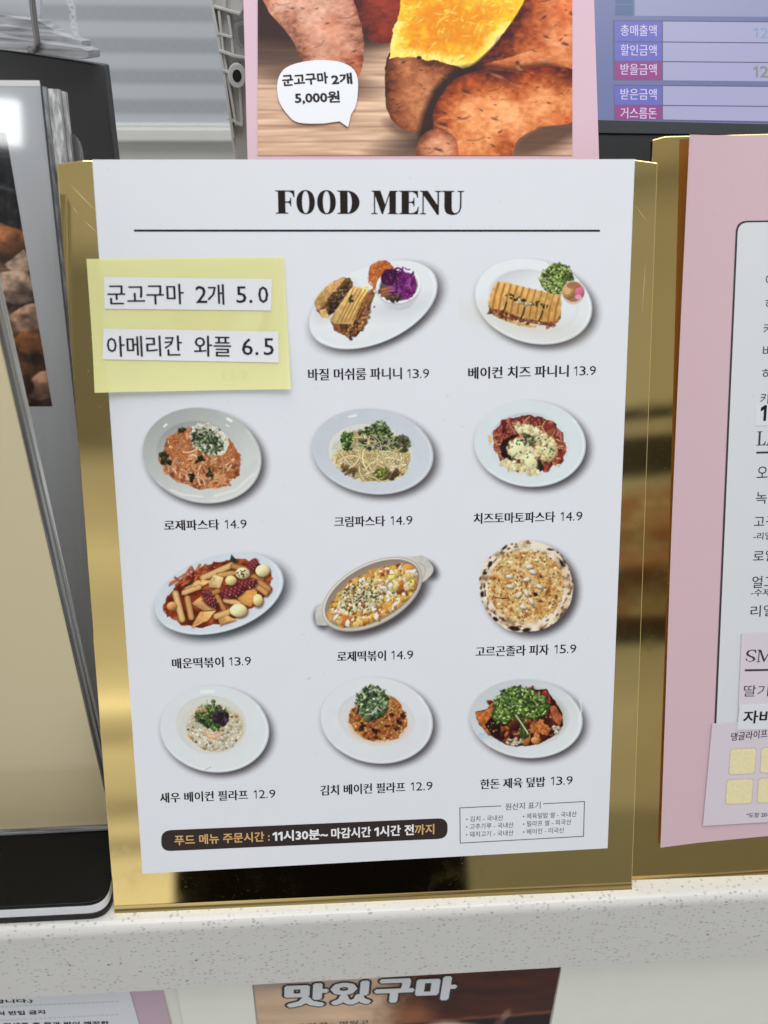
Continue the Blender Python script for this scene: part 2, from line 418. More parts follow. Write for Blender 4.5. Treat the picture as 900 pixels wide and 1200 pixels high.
    def line(s, pts, wd, col, edge=None, al=1.0, soft=1.2):
        P = np.array(pts, float); lo, hi = P.min(0), P.max(0); c = (lo+hi)/2; w = s.win(c[0], c[1], max(hi-lo)/2+wd+4)
        if not w: return
        x, y = s.X[w], s.Y[w]; d = np.full(x.shape, 1e9)
        for i in range(len(P)-1):
            a, b = P[i], P[i+1]; e = b-a; t = np.clip(((x-a[0])*e[0]+(y-a[1])*e[1])/(e@e+1e-9), 0, 1)
            d = np.minimum(d, np.hypot(x-a[0]-t*e[0], y-a[1]-t*e[1]))
        m = np.clip(.5-(d-wd/2)/(s.st*soft), 0, 1)*al; C = np.ones(x.shape+(3,))*np.array(col, float)
        if edge is not None:
            t = np.clip(d/(wd/2), 0, 1)[..., None]**2; C = C*(1-t)+np.array(edge, float)*t
        s.put(m, C, w)
    def rpos(s, cx, cy, a, b, rot, pw=.5):
        r, t = s.r.random()**pw, s.r.random()*2*math.pi; x, y = a*r*math.cos(t), b*r*math.sin(t); k = math.radians(rot)
        return cx+x*math.cos(k)-y*math.sin(k), cy+x*math.sin(k)+y*math.cos(k)
    def scatter(s, n, reg, size, asp, pal, shade=.3, ring=.45, pw=.5, wob=.7, al=1.0):
        shade *= .7
        for _ in range(n):
            x, y = s.rpos(*reg, pw); r = s.r.uniform(*size); q = r*s.r.uniform(*asp); t = s.r.uniform(0, 180); c = np.array(s.r.choice(pal), float)*s.r.uniform(.86, 1.1)
            if ring: s.ell(x+1.2, y+2.0, r+1.4, q+1.4, t, c*ring, 3, wob, .7*al)
            s.ell(x, y, r, q, t, np.clip(c, 0, 255), 1.6, wob, al, shade)
    def noodles(s, n, reg, wd, ln, pal, edge=.55, curl=.02):
        for _ in range(n):
            x, y = s.rpos(*reg); a = s.r.uniform(0, 6.28); cu = s.r.uniform(-curl, curl); L = s.r.uniform(*ln); pts = []
            c = np.array(s.r.choice(pal), float)*s.r.uniform(.9, 1.08)
            qx = math.cos(math.radians(reg[4])); qy = math.sin(math.radians(reg[4]))
            for i in range(9):
                dx, dy = x-reg[0], y-reg[1]; ux, uy = dx*qx+dy*qy, -dx*qy+dy*qx
                if (ux/reg[2])**2+(uy/reg[3])**2 > 1.08: break
                pts.append((x, y)); x += math.cos(a)*L/8; y += math.sin(a)*L/8; a += cu*.3
            if len(pts) > 1: s.line(pts, s.r.uniform(*wd), c, c*edge)
    def herbs(s, n, reg, size, pal=((58, 84, 34), (84, 116, 48), (118, 150, 72), (40, 60, 30), (150, 176, 100)), stems=6):
        s.scatter(int(n*.6), reg, (size[0], size[1]), (.3, .7), [(36, 46, 26), (50, 66, 34), (62, 70, 44)], .2, 0, wob=.8)
        for _ in range(stems):
            x, y = s.rpos(*reg); a = s.r.uniform(0, 6.28); L = s.r.uniform(2, 4)*size[1]
            s.line([(x, y), (x+L*.5*math.cos(a), y+L*.5*math.sin(a)), (x+L*math.cos(a+.4), y+L*math.sin(a+.4))], size[0]*.5, (176, 190, 140))
        s.scatter(int(n*1.3), reg, (size[0]*.5, size[1]*.85), (.3, .62), pal, .45, .62, .62, .6); s.scatter(int(n*.4), reg, (size[0]*.4, size[1]*.5), (.3, .6), [np.minimum(np.array(c)*1.35+18, 240) for c in pal], .2, 0, .62, .5)
    def mottle(s, m, pal, sc, seed):
        n = fbm(s.X/sc, s.Y/sc, seed, 4); C = np.zeros(s.rgb.shape); pal = np.array(pal, float); t = np.clip((n-.25)/.5, 0, .999)*(len(pal)-1); i = t.astype(int); f = (t-i)[..., None]
        C = pal[i]*(1-f)+pal[np.minimum(i+1, len(pal)-1)]*f; s.put(m, C)
    def emask(s, cx, cy, a, b, rot, wob=0, sc=40):
        q, _, _ = s.q(cx, cy, a, b, rot)
        if wob: q = q*(1+wob*(fbm(s.X/sc, s.Y/sc, s.seed+77, 3)-.5)*2)
        return np.clip(.5-(q-1)*min(a, b)/(s.st*1.5), 0, 1)
    def build(s, name, pl, w, parent, label=None, thr=.015, mat=None, conv=ink, wfn=None):
        rgb = s.rgb
        keep = s.cov > thr
        cell = keep[:-1, :-1] | keep[1:, :-1] | keep[:-1, 1:] | keep[1:, 1:]
        idx = np.arange(s.nx*s.ny).reshape(s.ny, s.nx)
        f = np.stack([idx[1:, :-1][cell], idx[1:, 1:][cell], idx[:-1, 1:][cell], idx[:-1, :-1][cell]], 1)
        used, inv = np.unique(f, return_inverse=True); f = inv.reshape(-1, 4)
        p = np.stack([s.x0+s.X.ravel()[used]/s.k, s.y0+s.Y.ravel()[used]/s.k], 1)
        for _ in range(s.soft):                           # the print itself is a little soft
            q = np.pad(rgb, ((1, 1), (1, 1), (0, 0)), 'edge'); rgb = .25*q[1:-1, 1:-1]*2+.125*(q[:-2, 1:-1]+q[2:, 1:-1]+q[1:-1, :-2]+q[1:-1, 2:])
        uv = pl.uv(p)
        return mesh(name, pl.at(uv, w if wfn is None else wfn(uv)+w), f, mat or PRINT_M, parent, label, colors=conv(np.clip(rgb.reshape(-1, 3)[used], 0, 255)))

# ================================================================== THE COUNTER
TILT = .0125
def counter():
    t = thing('counter', 'white speckled quartz counter ledge under the gold menu stands', 'counter', (0, 0, 0))
    k = M('speckled_quartz'); k.set(Roughness=.28, Specular_IOR_Level=.5)
    base = np.array([.665, .645, .605])
    n1 = k.n('ShaderNodeTexVoronoi', distance='EUCLIDEAN'); mp = k.coord((.62, .8, 1.1)); nz = k.n('ShaderNodeTexNoise'); nz.inputs['Scale'].default_value = 300
    k.l(mp, nz.inputs['Vector']); k.l(k.mix(.0022, mp, nz.outputs['Color']), n1.inputs['Vector']); n1.inputs['Scale'].default_value = 680
    n1.inputs['Randomness'].default_value = 1
    sel = k.n('ShaderNodeSeparateColor'); k.l(n1.outputs['Color'], sel.inputs[0])
    thr = k.ramp(sel.outputs[0], [(.42, (0, 0, 0)), (.65, (.5, .5, .5)), (1, (.95, .95, .95))])
    near = k.ramp(n1.outputs['Distance'], [(.20, (1, 1, 1)), (.42, (0, 0, 0))])
    m = k.mix(1, thr, near, 'MULTIPLY')
    n2 = k.n('ShaderNodeTexVoronoi'); k.l(k.coord(), n2.inputs['Vector']); n2.inputs['Scale'].default_value = 180
    sel2 = k.n('ShaderNodeSeparateColor'); k.l(n2.outputs['Color'], sel2.inputs[0])
    m2 = k.mix(1, k.ramp(sel2.outputs[0], [(.95, (0, 0, 0)), (.97, (1, 1, 1))]), k.ramp(n2.outputs['Distance'], [(.07, (1, 1, 1)), (.15, (0, 0, 0))]), 'MULTIPLY')
    c = k.mix(.25, base, k.ramp(k.noise(35, 4), [(.3, base*.92), (.7, base*1.05)]))
    c = k.mix(m, c, (.33, .315, .30)); c = k.mix(m2, c, (.17, .15, .14))
    k.l(c, k.b.inputs['Base Color'])
    prof = [(-9, 0)]
    for i in range(9):
        a = math.radians(90+i*90/8); prof.append((-9+5*math.cos(a), -5+5*math.sin(a)))
    prof += [(-14, -47), (-13.2, -48), (30, -48), (30, -44), (620, -44), (620, 0)]
    o = prism('countertop', prof, -620, 620, k.m, t, tilt=TILT)
    o.data.polygons.foreach_set('use_smooth', [False]*len(o.data.polygons))
    pm = flat_mat('cream_panel', (.84, .83, .73), .35, .4, .03, 60)
    prism('front_panel', [(-1, -44.5), (-1, -330), (25, -330), (25, -44.5)], -620, 620, pm, t, tilt=TILT)
counter()
LOWER = Plane((0, -1.0, 0), (1, 0, -TILT), (0, 0, 1))

# ================================================================== GOLD STANDS
def gold_stand(pl, tl, tr, bl, br, label, mat, black=None):
    q = pl.uv([tl, tr, br, bl])
    base = pl.at(q[2:].mean(0))[0]
    t = thing('menu_stand', label, 'menu stand', (base[0], base[1], 0), 'gold mirror menu stands')
    # bent sheet: flat plate, then a small forward-turned foot along the bottom edge
    lim = 4.0; v = []; f = []
    def ring(s, w):
        u0 = q[3][0]+(q[0][0]-q[3][0])*s[0]; u1 = q[2][0]+(q[1][0]-q[2][0])*s[0]
        v0 = q[3][1]+(q[0][1]-q[3][1])*s[0]+s[1]; v1 = q[2][1]+(q[1][1]-q[2][1])*s[0]+s[1]
        return u0, v0, u1, v1, w
    H = q[0][1]-q[3][1]
    rows = [(1, 0, 0), (.985, 0, 0), (.5, 0, 0), ((lim+1.0)/H, 0, 0), ((lim+.4)/H, 0, 0), (lim/H, 0, 0)]
    for i in range(1, 15):
        a = i/14*math.radians(26); rows.append((0, lim-lim*math.sin(a)/math.sin(math.radians(26)), lim*2.2*(1-math.cos(a))))
    nx = 24
    for (s, dv, w) in rows:
        u0, v0, u1, v1, w = ring((s, dv), w)
        for i in range(nx+1):
            x = i/nx; cr = 0
            if s == 1 and i in (0, nx): cr = -1.2
            v.append(pl.at([[u0+(u1-u0)*x, v0+(v1-v0)*x+cr]], w)[0])
    for j in range(len(rows)-1):
        for i in range(nx):
            f.append([j*(nx+1)+i, (j+1)*(nx+1)+i, (j+1)*(nx+1)+i+1, j*(nx+1)+i+1])
    o = mesh('plate', v, f, mat, t)
    md = o.modifiers.new('thickness', 'SOLIDIFY'); md.thickness = 2.6*MM; md.offset = -1; md.use_even_offset = True
    add_bevel(o, .35, 2)
    # triangular back leg that holds the plate
    a = pl.at([[ (q[0][0]+q[1][0])/2-30, q[0][1]*.62]], -3.2)[0]; b = pl.at([[(q[0][0]+q[1][0])/2+30, q[0][1]*.62]], -3.2)[0]
    c = np.array([b[0], b[1]+24, .6]); d = np.array([a[0], a[1]+24, .6])
    vv = np.array([a, b, c, d]); vv = np.concatenate([vv, vv+np.array([0, 2.2, 0])])
    mesh('back_leg', vv, [[0, 1, 2, 3], [7, 6, 5, 4], [0, 4, 5, 1], [1, 5, 6, 2], [2, 6, 7, 3], [3, 7, 4, 0]], mat, t)
    return t
GS = gold_stand(PLATE, (66, 188), (771, 187), (134, 1070), (740.5, 1042), 'gold mirror stand in the middle, holding the white food menu', GOLD)
gold_stand(RIGHTP, (765, 160), (1110, 152), (738, 1038), (1060, 1016), 'gold mirror stand at the right edge, behind the pink drinks menu', GOLD2)

def scratches():
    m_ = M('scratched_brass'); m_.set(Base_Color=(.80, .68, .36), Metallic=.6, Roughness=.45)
    for p0, p1, wd in (((80, 214), (113, 248), .16), ((97, 257), (114, 273), .14), ((84, 240), (92, 252), .10), ((757, 300), (752, 372), .10), ((744, 240), (760, 262), .08)):
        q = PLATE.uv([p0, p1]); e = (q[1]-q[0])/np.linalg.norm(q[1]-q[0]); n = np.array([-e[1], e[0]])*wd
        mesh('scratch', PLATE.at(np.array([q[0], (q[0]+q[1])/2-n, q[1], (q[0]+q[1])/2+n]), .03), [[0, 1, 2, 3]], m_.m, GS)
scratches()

# ================================================================== FOOD MENU SHEET
sl = SHEET.at([[0, 0]])[0]
menu = thing('menu_sheet', 'white food menu sheet with rows of dish photos and prices', 'menu', sl)
SC = SHEET.uv([(108, 187), (744, 186.5), (712, 994), (167, 1024)])
def menu_paper():
    (a, b, c, d) = SC
    sheet('paper', SHEET, np.array([a, b, c, d]), -.42, 0, PAPER_M, menu)
menu_paper()
def title():
    T = {}
    def rect(*p): return [p]
    def serif(poly): return [np.array(poly, float)]
    ov = lambda cx, a, b, n=40: np.array([(cx+a*math.copysign(abs(math.cos(t))**.9, math.cos(t)), .5+b*math.copysign(abs(math.sin(t))**.95, math.sin(t))) for t in np.linspace(0, 2*math.pi, n, endpoint=False)])
    F = [[(0, 0), (.56, 0), (.56, .035), (.44, .06), (.44, .47), (.56, .47), (.64, .43), (.665, .31), (.70, .31), (.70, .70), (.665, .70), (.64, .57), (.56, .53), (.44, .53), (.44, .945), (.62, .945), (.75, .87), (.81, .70), (.85, .70), (.84, 1), (0, 1), (0, .965), (.12, .94), (.12, .06), (0, .035)]]
    O = [ov(.43, .43, .52), ov(.43, .165, .47)]
    D = [np.array([(0, 0), (.42, 0)]+[(.42+.5*math.sin(t), .5-.5*math.cos(t)) for t in np.linspace(.15, math.pi-.15, 16)]+[(.42, 1), (0, 1), (0, .965), (.12, .94), (.12, .06), (0, .035)]),
         np.array([(.43, .05), (.43, .95)]+[(.43+.17*math.sin(t), .5+.45*math.cos(t)) for t in np.linspace(.2, math.pi-.2, 12)])]
    Mm = [[(0, 0), (.30, 0), (.30, .035), (.19, .06), (.19, .78), (.50, 0), (.56, 0), (.86, .80), (.86, .06), (.78, .035), (.78, 0), (1.26, 0), (1.26, .035), (1.17, .06), (1.17, .94), (1.26, .965), (1.26, 1), (.88, 1), (.66, .42), (.44, 1), (.02, 1), (.02, .965), (.13, .94), (.13, .06), (0, .035)]]
    E = [[(0, 0), (.83, 0), (.87, .32), (.83, .32), (.77, .15), (.62, .055), (.44, .055), (.44, .48), (.54, .48), (.62, .44), (.645, .33), (.68, .33), (.68, .71), (.645, .71), (.62, .58), (.54, .535), (.44, .535), (.44, .945), (.60, .945), (.74, .86), (.80, .70), (.84, .70), (.83, 1), (0, 1), (0, .965), (.12, .94), (.12, .06), (0, .035)]]
    N = [[(0, 0), (.28, 0), (.28, .035), (.18, .06), (.18, .80), (.78, -.02), (.86, -.02), (.86, .94), (.96, .965), (.96, 1), (.68, 1), (.68, .965), (.79, .94), (.79, .40), (.36, 1), (0, 1), (0, .965), (.12, .94), (.12, .06), (0, .035)]]
    U = [[(.12, .94), (.12, .30), (.15, .14), (.24, .03), (.45, -.03), (.66, .0), (.80, .12), (.86, .30), (.86, .94), (.97, .965), (.97, 1), (.68, 1), (.68, .965), (.79, .94), (.79, .32), (.75, .16), (.66, .07), (.56, .06), (.47, .14), (.44, .30), (.44, .94), (.55, .965), (.55, 1), (0, 1), (0, .965)]]
    spans = [(F, 323, 345.6), (O, 347.6, 369.3), (O, 371.9, 393.8), (D, 395.3, 421.4), (Mm, 435, 466.2), (E, 467.4, 490.8), (N, 491.8, 516.9), (U, 517.3, 543.6)]
    V, Fc = [], []; k = 0
    for loops, x0, x1 in spans:
        cu = bpy.data.curves.new('letter_outline', 'CURVE'); cu.dimensions = '2D'; cu.fill_mode = 'BOTH'
        for L in loops:
            s = cu.splines.new('POLY'); s.points.add(len(L)-1); s.use_cyclic_u = True
            for i, p in enumerate(L): s.points[i].co = (p[0], p[1], 0, 1)
        o = bpy.data.objects.new('letter_outline', cu); COL.objects.link(o)
        dg = bpy.context.evaluated_depsgraph_get(); me = bpy.data.meshes.new_from_object(o.evaluated_get(dg))
        v = np.array([q.co[:2] for q in me.vertices]); f = [list(p.vertices) for p in me.polygons]
        bpy.data.meshes.remove(me); bpy.data.objects.remove(o); bpy.data.curves.remove(cu)
        lo, hi = np.array([v[:, 0].min(), 0.]), np.array([v[:, 0].max(), 1.])
        y = lambda x: 250.4+(x-323)*.0045
        uv = layout(SHEET, v, (x0, y(x0)), (x1, y(x1)), 26.2, (lo, hi))
        V.append(SHEET.at(uv, .05)); Fc += [[i+k for i in q] for q in f]; k += len(v)
    mesh('title_lettering', np.concatenate(V), Fc, flat_mat('title_ink', ink((34, 26, 23)), .5, .2), menu, 'bold serif heading FOOD MENU')
title()
pxsheet('rule_line', SHEET, [(157, 269.0), (703, 269.2), (703, 271.6), (157, 271.5)], .02, .05, BLACK_INK, menu)

CAPS = [('바질 머쉬룸 파니니 13.9', (361.6, 446), (503, 444.2), 13.8), ('베이컨 치즈 파니니 13.9', (549, 444.3), (698.3, 440.8), 13.6),
        ('로제파스타 14.9', (192.9, 622), (289.3, 620.2), 12.8), ('크림파스타 14.9', (392.2, 617.8), (483.4, 616), 12.8), ('치즈토마토파스타 14.9', (555.3, 614), (682.4, 611.2), 12.8),
        ('매운떡볶이 13.9', (202.2, 783.8), (294.4, 780.6), 13), ('로제떡볶이 14.9', (395.4, 775.6), (484.3, 773.4), 12.8), ('고르곤졸라 피자 15.9', (557.4, 770), (675.2, 766.4), 12.8),
        ('새우 베이컨 필라프 12.9', (188, 941), (323, 936), 13), ('김치 베이컨 필라프 12.9', (376, 932.4), (507, 926.8), 13), ('한돈 제육 덮밥 13.9', (563, 925), (671, 920.4), 12.6)]
for body, a, b, h in CAPS:                                # dish name, then its price in thinner figures
    nm, pr = body.rsplit(' ', 1); a, b = np.array(a), np.array(b); e = (b-a)/np.linalg.norm(b-a)
    nmv, nmf = glyphs(nm)
    V, F = [], []; k = 0; fr = (nmv.min(0), nmv.max(0))
    for dx in (-.03, 0, .03):
        V.append(SHEET.at(layout(SHEET, nmv+np.array([dx, 0]), a, b-e*32.4, h, fr), .05+.1*dx)); F += [[i+k for i in q] for q in nmf]; k += len(nmv)
    for ch, f0, f1, hh in zip(pr, (0, .24, .575, .71), (.135, .53, .64, 1), (10.6, 10.6, 1.9, 10.6)):
        cv_, cf = glyphs(ch, .03 if ch == '.' else -.012 if ch == '1' else 0); o_ = b-e*25.6+(0, -1.2)
        V.append(SHEET.at(layout(SHEET, cv_, o_+e*25.6*f0, o_+e*25.6*f1, hh), .05)); F += [[i+k for i in q] for q in cf]; k += len(cv_)
    mesh('caption', np.concatenate(V), F, BLACK_INK, menu)
lettering('caption', SHEET, [('12.9', (262, 446), (290, 445.4), 12)], .05, BLACK_INK, menu, bold=.014)

# banner with the ordering hours
def banner():
    c = [(201, 972.6), (513, 959.2), (513, 983.2), (201, 997.0)]
    q = SHEET.uv(c); e = round_poly([q[0]-[4.4, 0], q[1]+[4.4, 0], q[2]+[4.4, 0], q[3]-[4.4, 0]], 4.4, 8)
    b = sheet('notice_banner', SHEET, e, .02, .06, flat_mat('banner_ink', ink((47, 36, 34)), .45), menu)
    tan, wh = flat_mat('tan_ink', ink((205, 165, 105)), .5), flat_mat('white_ink', ink((240, 240, 240)), .5)
    lettering('lettering', SHEET, [('푸드 메뉴 주문시간 :', (205, 990.4), (316, 985.6), 12.6)], .10, tan, b, bold=.022)
    lettering('lettering', SHEET, [('1', (320, 985), (324.6, 984.8), 10.6), ('1', (326.4, 984.7), (331, 984.5), 10.6), ('시30분~', (332.6, 985.2), (384, 983), 13.2), ('마감시간', (388.5, 982.6), (434.5, 980.5), 13), ('1', (439, 979.6), (443.6, 979.4), 10.6), ('시간 전', (445.4, 980), (484.6, 978.2), 13.2)], .10, wh, b, bold=.03)
    lettering('lettering', SHEET, [('까지', (486, 978.2), (508.6, 977.2), 12.8)], .10, tan, b, bold=.022)
banner()
def origin_box():
    L = lambda a, b: SHEET.uv([a, b])
    segs = [((538.9, 946.7), (587, 944.4)), ((637, 941.9), (684.9, 939.3)), ((684.9, 939.3), (683.8, 980)), ((683.8, 980), (539.3, 988)), ((539.3, 988), (538.9, 946.7))]
    V, F = [], []
    for a, b in segs:
        q = L(a, b); e = (q[1]-q[0])/np.linalg.norm(q[1]-q[0]); nn = np.array([-e[1], e[0]])*.19; k = len(V)
        V += list(SHEET.at(np.array([q[0]-nn-e*.15, q[1]-nn+e*.15, q[1]+nn+e*.15, q[0]+nn-e*.15]), .03+.002*len(F))); F.append([k, k+1, k+2, k+3])
    ob = mesh('origin_box', V, F, GREY_INK, menu)
    runs = [('원산지 표기', (592.2, 949.4), (633.3, 947.4), 8.6), ('• 김치 - 국내산', (546.2, 963.2), (589.6, 961.4), 7), ('• 고추가루 - 국내산', (546, 972), (601.8, 969.8), 7), ('• 돼지고기 - 국내산', (546, 981.2), (601.6, 979), 7),
            ('• 제육덮밥 쌀 - 국내산', (612.7, 959.8), (675.6, 957), 7), ('• 필라프 쌀 - 외국산', (612.7, 968.8), (669.3, 966.2), 7), ('• 베이컨 - 미국산', (612.7, 978), (661, 975.8), 7)]
    lettering('lettering', SHEET, runs, .05, GREY_INK, ob, bold=.004)
origin_box()

# ------------------------------------------------------------------ the printed dish photographs
WH = (222, 227, 232)
def dish(label, P):
    lum = P.rgb @ np.array([.3, .59, .11]); m = (np.abs(P.rgb-np.array(WH)).max(2) > 30)[..., None]
    C = lum[..., None]+(P.rgb-lum[..., None])*.86; P.rgb = np.where(m, np.clip((C-110)*1.08+108+4*(RNG.random(lum.shape)[..., None]-.5)*4, 0, 250), P.rgb)
    P.build('dish_picture', SHEET, .025, menu, label)
K19 = 900/190
def d_mushroom_panini():
    P = Print(350, 290, 190, 170, K19, seed=11); ce = (415, 318, 378, 212, -24)
    P.shadow(*ce[:2], 372, 208, -24); P.plate(*ce, WH, tone=-4)
    P.ell(420, 300, 300, 150, -24, (214, 220, 226), 30, al=.35); P.ell(425, 306, 285, 140, -24, (226, 230, 234), 30, al=.8)
    # half sandwich behind
    P.ell(200, 300, 135, 70, -42, (190, 190, 192), 24, al=.6)
    P.poly([(88, 300), (120, 255), (185, 195), (240, 165), (285, 172), (302, 195), (296, 225), (250, 285), (195, 345), (165, 392), (128, 385), (98, 350)], (104, 72, 46), tex=.7, ts=14, wob=5)
    P.scatter(90, (225, 285, 105, 34, -48), (4, 9), (.5, .9), [(74, 52, 36), (120, 86, 58), (158, 122, 86), (92, 60, 40), (60, 44, 32)], .4)
    P.poly([(88, 300), (115, 255), (180, 195), (240, 165), (262, 172), (225, 215), (180, 260), (135, 320), (112, 352), (98, 345)], (196, 152, 92), tex=.32, ts=22, grad=(-.1, -.3), wob=4)
    P.scatter(40, (165, 255, 85, 26, -42), (4, 10), (.4, .8), [(222, 182, 120), (170, 118, 60), (206, 164, 100)], .1, 0, al=.5)
    P.poly([(112, 350), (150, 338), (172, 392), (128, 388)], (208, 166, 98), tex=.3, ts=14)
    # grilled half in front
    P.poly([(178, 410), (200, 462), (262, 492), (318, 496), (360, 440), (392, 350), (425, 255), (405, 230), (380, 255)], (112, 70, 44), tex=.7, ts=14, wob=5)
    P.scatter(120, (330, 410, 110, 42, -58), (5, 11), (.5, .9), [(86, 54, 40), (150, 96, 62), (196, 120, 66), (122, 74, 50), (64, 44, 34), (170, 130, 96)], .4)
    P.poly([(172, 402), (240, 300), (300, 214), (350, 222), (392, 214), (378, 258), (340, 330), (300, 428), (240, 424), (198, 424)], (216, 176, 104), tex=.22, ts=24, grad=(.1, -.25), wob=3)
    for i in range(7):
        x = 212+i*22; P.line([(x, 418-i*4), (x+52, 318-i*6), (x+92, 230+i*2)], 8, (146, 90, 40), (190, 138, 74), .8, 3)
    P.scatter(14, (292, 288, 14, 20, 20), (5, 8), (.5, .8), [(50, 56, 34), (76, 82, 48)], .2, 0)
    P.scatter(26, (355, 420, 14, 60, 25), (6, 11), (.5, .8), [(214, 134, 60), (200, 150, 96), (150, 92, 56)], .3)
    # shredded carrot
    P.ell(462, 150, 70, 76, 10, (206, 104, 44), wob=.4); P.noodles(95, (460, 160, 72, 84, 10), (5, 9), (60, 150), [(226, 120, 54), (240, 150, 82), (200, 92, 38), (214, 110, 60)], .6, .9)
    P.ell(420, 330, 5, 5, 0, (60, 60, 60))
    # small cup of pickles
    P.ell(560, 330, 120, 40, -10, (176, 178, 184), 50, al=.5)
    P.poly([(432, 235), (455, 300), (492, 340), (560, 350), (615, 335), (660, 280), (676, 225)], (202, 206, 213), grad=(-.16, -.16))
    P.ell(554, 218, 126, 100, -10, (176, 180, 188), 3); P.ell(554, 213, 124, 97, -10, (238, 240, 243)); P.ell(554, 214, 110, 84, -10, (186, 190, 198), 3); P.ell(554, 216, 104, 79, -10, (96, 82, 84), 3)
    P.scatter(24, (506, 262, 60, 30, 20), (10, 20), (.4, .6), [(88, 72, 44), (60, 58, 40), (110, 86, 56)], .4)
    for i, y in enumerate((222, 240, 256)): P.line([(462, y+12), (505, y), (552, y-10)], 17, ((186, 116, 82), (170, 100, 70), (150, 92, 66))[i], (126, 74, 52))
    P.ell(510, 165, 58, 44, -25, (74, 24, 70), wob=.3); P.ell(600, 212, 54, 76, 0, (124, 38, 118), wob=.35)
    P.noodles(70, (575, 196, 86, 84, 0), (5, 10), (30, 80), [(150, 56, 146), (96, 28, 94), (176, 88, 168), (120, 34, 112)], .6, .8)
    P.noodles(24, (505, 168, 50, 36, -20), (5, 9), (24, 60), [(90, 34, 86), (60, 22, 58)], .6, .8)
    dish('oval white plate with a halved mushroom panini and purple slaw', P)
def d_cheese_panini():
    P = Print(530, 290, 190, 170, K19, seed=12); P.shadow(452, 302, 325, 228, 14); P.plate(452, 300, 330, 232, 14, WH, (455, 298, 252, 168), tone=-4)
    P.ell(400, 420, 240, 60, 12, (200, 190, 168), 60, al=.5)
    P.poly([(202, 345), (255, 372), (390, 420), (468, 432), (462, 446), (380, 436), (260, 396), (215, 366)], (206, 162, 96), tex=.3, ts=16, wob=4)
    P.poly([(196, 320), (210, 360), (290, 390), (470, 425), (560, 440), (604, 396), (606, 350)], (150, 88, 56), tex=.6, ts=14, wob=5)
    P.scatter(46, (390, 398, 190, 20, 12), (6, 13), (.3, .6), [(160, 76, 62), (198, 130, 84), (120, 62, 40), (214, 168, 108)], .3)
    P.poly([(198, 300), (222, 228), (252, 192), (300, 192), (420, 226), (520, 250), (590, 250), (608, 300), (602, 372), (570, 414), (490, 408), (380, 388), (290, 350), (205, 335)], (212, 162, 88), tex=.22, ts=26, grad=(-.05, -.15), wob=3)
    for i in range(11):
        x = 238+i*34; P.line([(x+20, 196+i*7), (x, 260+i*7), (x-14, 336+i*8)], 14, (156, 96, 36), (196, 142, 70), .85, 5)
    for i in range(9): 
        x = 256+i*36; P.line([(x+18, 206+i*7), (x, 262+i*7)], 7, (234, 196, 130), None, .45, 5)
    for x, y in ((292, 305), (392, 338), (492, 352)): P.line([(x+10, y), (x, y+30), (x-12, y+58)], 9, (66, 46, 30), (100, 68, 40))
    P.scatter(34, (410, 296, 130, 16, 15), (6, 11), (.4, .7), [(48, 52, 30), (70, 72, 40), (40, 40, 26)], .3, 0)
    P.scatter(6, (395, 306, 36, 10, 10), (9, 14), (.5, .7), [(206, 190, 150)], .2)
    P.ell(580, 180, 84, 74, 0, (64, 86, 38), wob=.6); P.herbs(150, (580, 172, 88, 84, 0), (8, 17), ((84, 112, 46), (120, 148, 66), (150, 172, 90), (60, 84, 36), (176, 192, 120)), 14)
    P.ell(672, 250, 62, 66, 0, (206, 180, 178)); P.ell(672, 246, 54, 56, 0, (158, 108, 84))
    P.ell(645, 248, 34, 40, 10, (190, 142, 86), shade=.3); P.ell(640, 240, 16, 20, 0, (214, 172, 112)); P.ell(708, 248, 26, 34, 0, (204, 106, 134), shade=.2); P.ell(700, 275, 18, 14, 0, (222, 150, 170)); P.ell(676, 215, 40, 14, 0, (170, 110, 70))
    dish('round white plate with a sliced golden cheese panini and salad', P)
def d_rose_pasta():
    P = Print(150, 460, 190, 180, K19, seed=13); P.shadow(412, 350, 328, 258, 12); P.plate(412, 350, 332, 262, 12, (186, 190, 188), (400, 350, 240, 186), tone=26)
    P.line([(200, 188), (214, 176)], 10, (245, 245, 242)); P.line([(552, 145), (574, 158)], 13, (248, 248, 246)); P.line([(545, 180), (560, 188)], 6, (235, 235, 234))
    P.line([(240, 540), (300, 566), (415, 578)], 12, (224, 226, 224), None, .9, 4); P.line([(480, 575), (600, 540), (700, 450)], 14, (222, 224, 222), None, .9, 4)
    P.mottle(P.emask(405, 366, 228, 168, 12, .12), [(120, 62, 34), (178, 98, 56), (204, 128, 78), (226, 160, 110)], 30, 5)
    P.noodles(120, (405, 366, 212, 152, 12), (9, 15), (60, 170), [(204, 128, 82), (222, 150, 104), (184, 100, 60), (232, 176, 134), (196, 118, 66)], .55, 1.4)
    P.scatter(40, (405, 376, 200, 140, 12), (8, 18), (.5, .8), [(150, 76, 46), (176, 96, 60), (216, 150, 106)], .5, .6)
    P.noodles(60, (405, 400, 200, 120, 12), (10, 15), (60, 140), [(214, 140, 84), (226, 158, 106), (196, 116, 62), (236, 184, 140)], .62, 1.6)
    for x, y, a, b in ((212, 380, 26, 16), (195, 350, 18, 18), (398, 376, 20, 24), (460, 448, 28, 30), (350, 470, 14, 22), (488, 214, 20, 10), (300, 206, 14, 12)): P.scatter(9, (x, y, a, b, 0), (6, 14), (.5, .8), [(48, 56, 32), (74, 82, 44), (36, 40, 26)], .3, .5)
    P.ell(446, 262, 110, 78, 28, (216, 210, 192), wob=.4); P.scatter(120, (446, 258, 112, 82, 28), (4, 10), (.4, .7), [(232, 228, 214), (206, 200, 178), (240, 238, 228)], .3, .75)
    P.herbs(110, (440, 268, 92, 66, 28), (5, 12), ((64, 84, 52), (92, 114, 74), (40, 54, 36), (130, 148, 106)), 10)
    dish('grey plate of orange rose pasta topped with grated cheese', P)
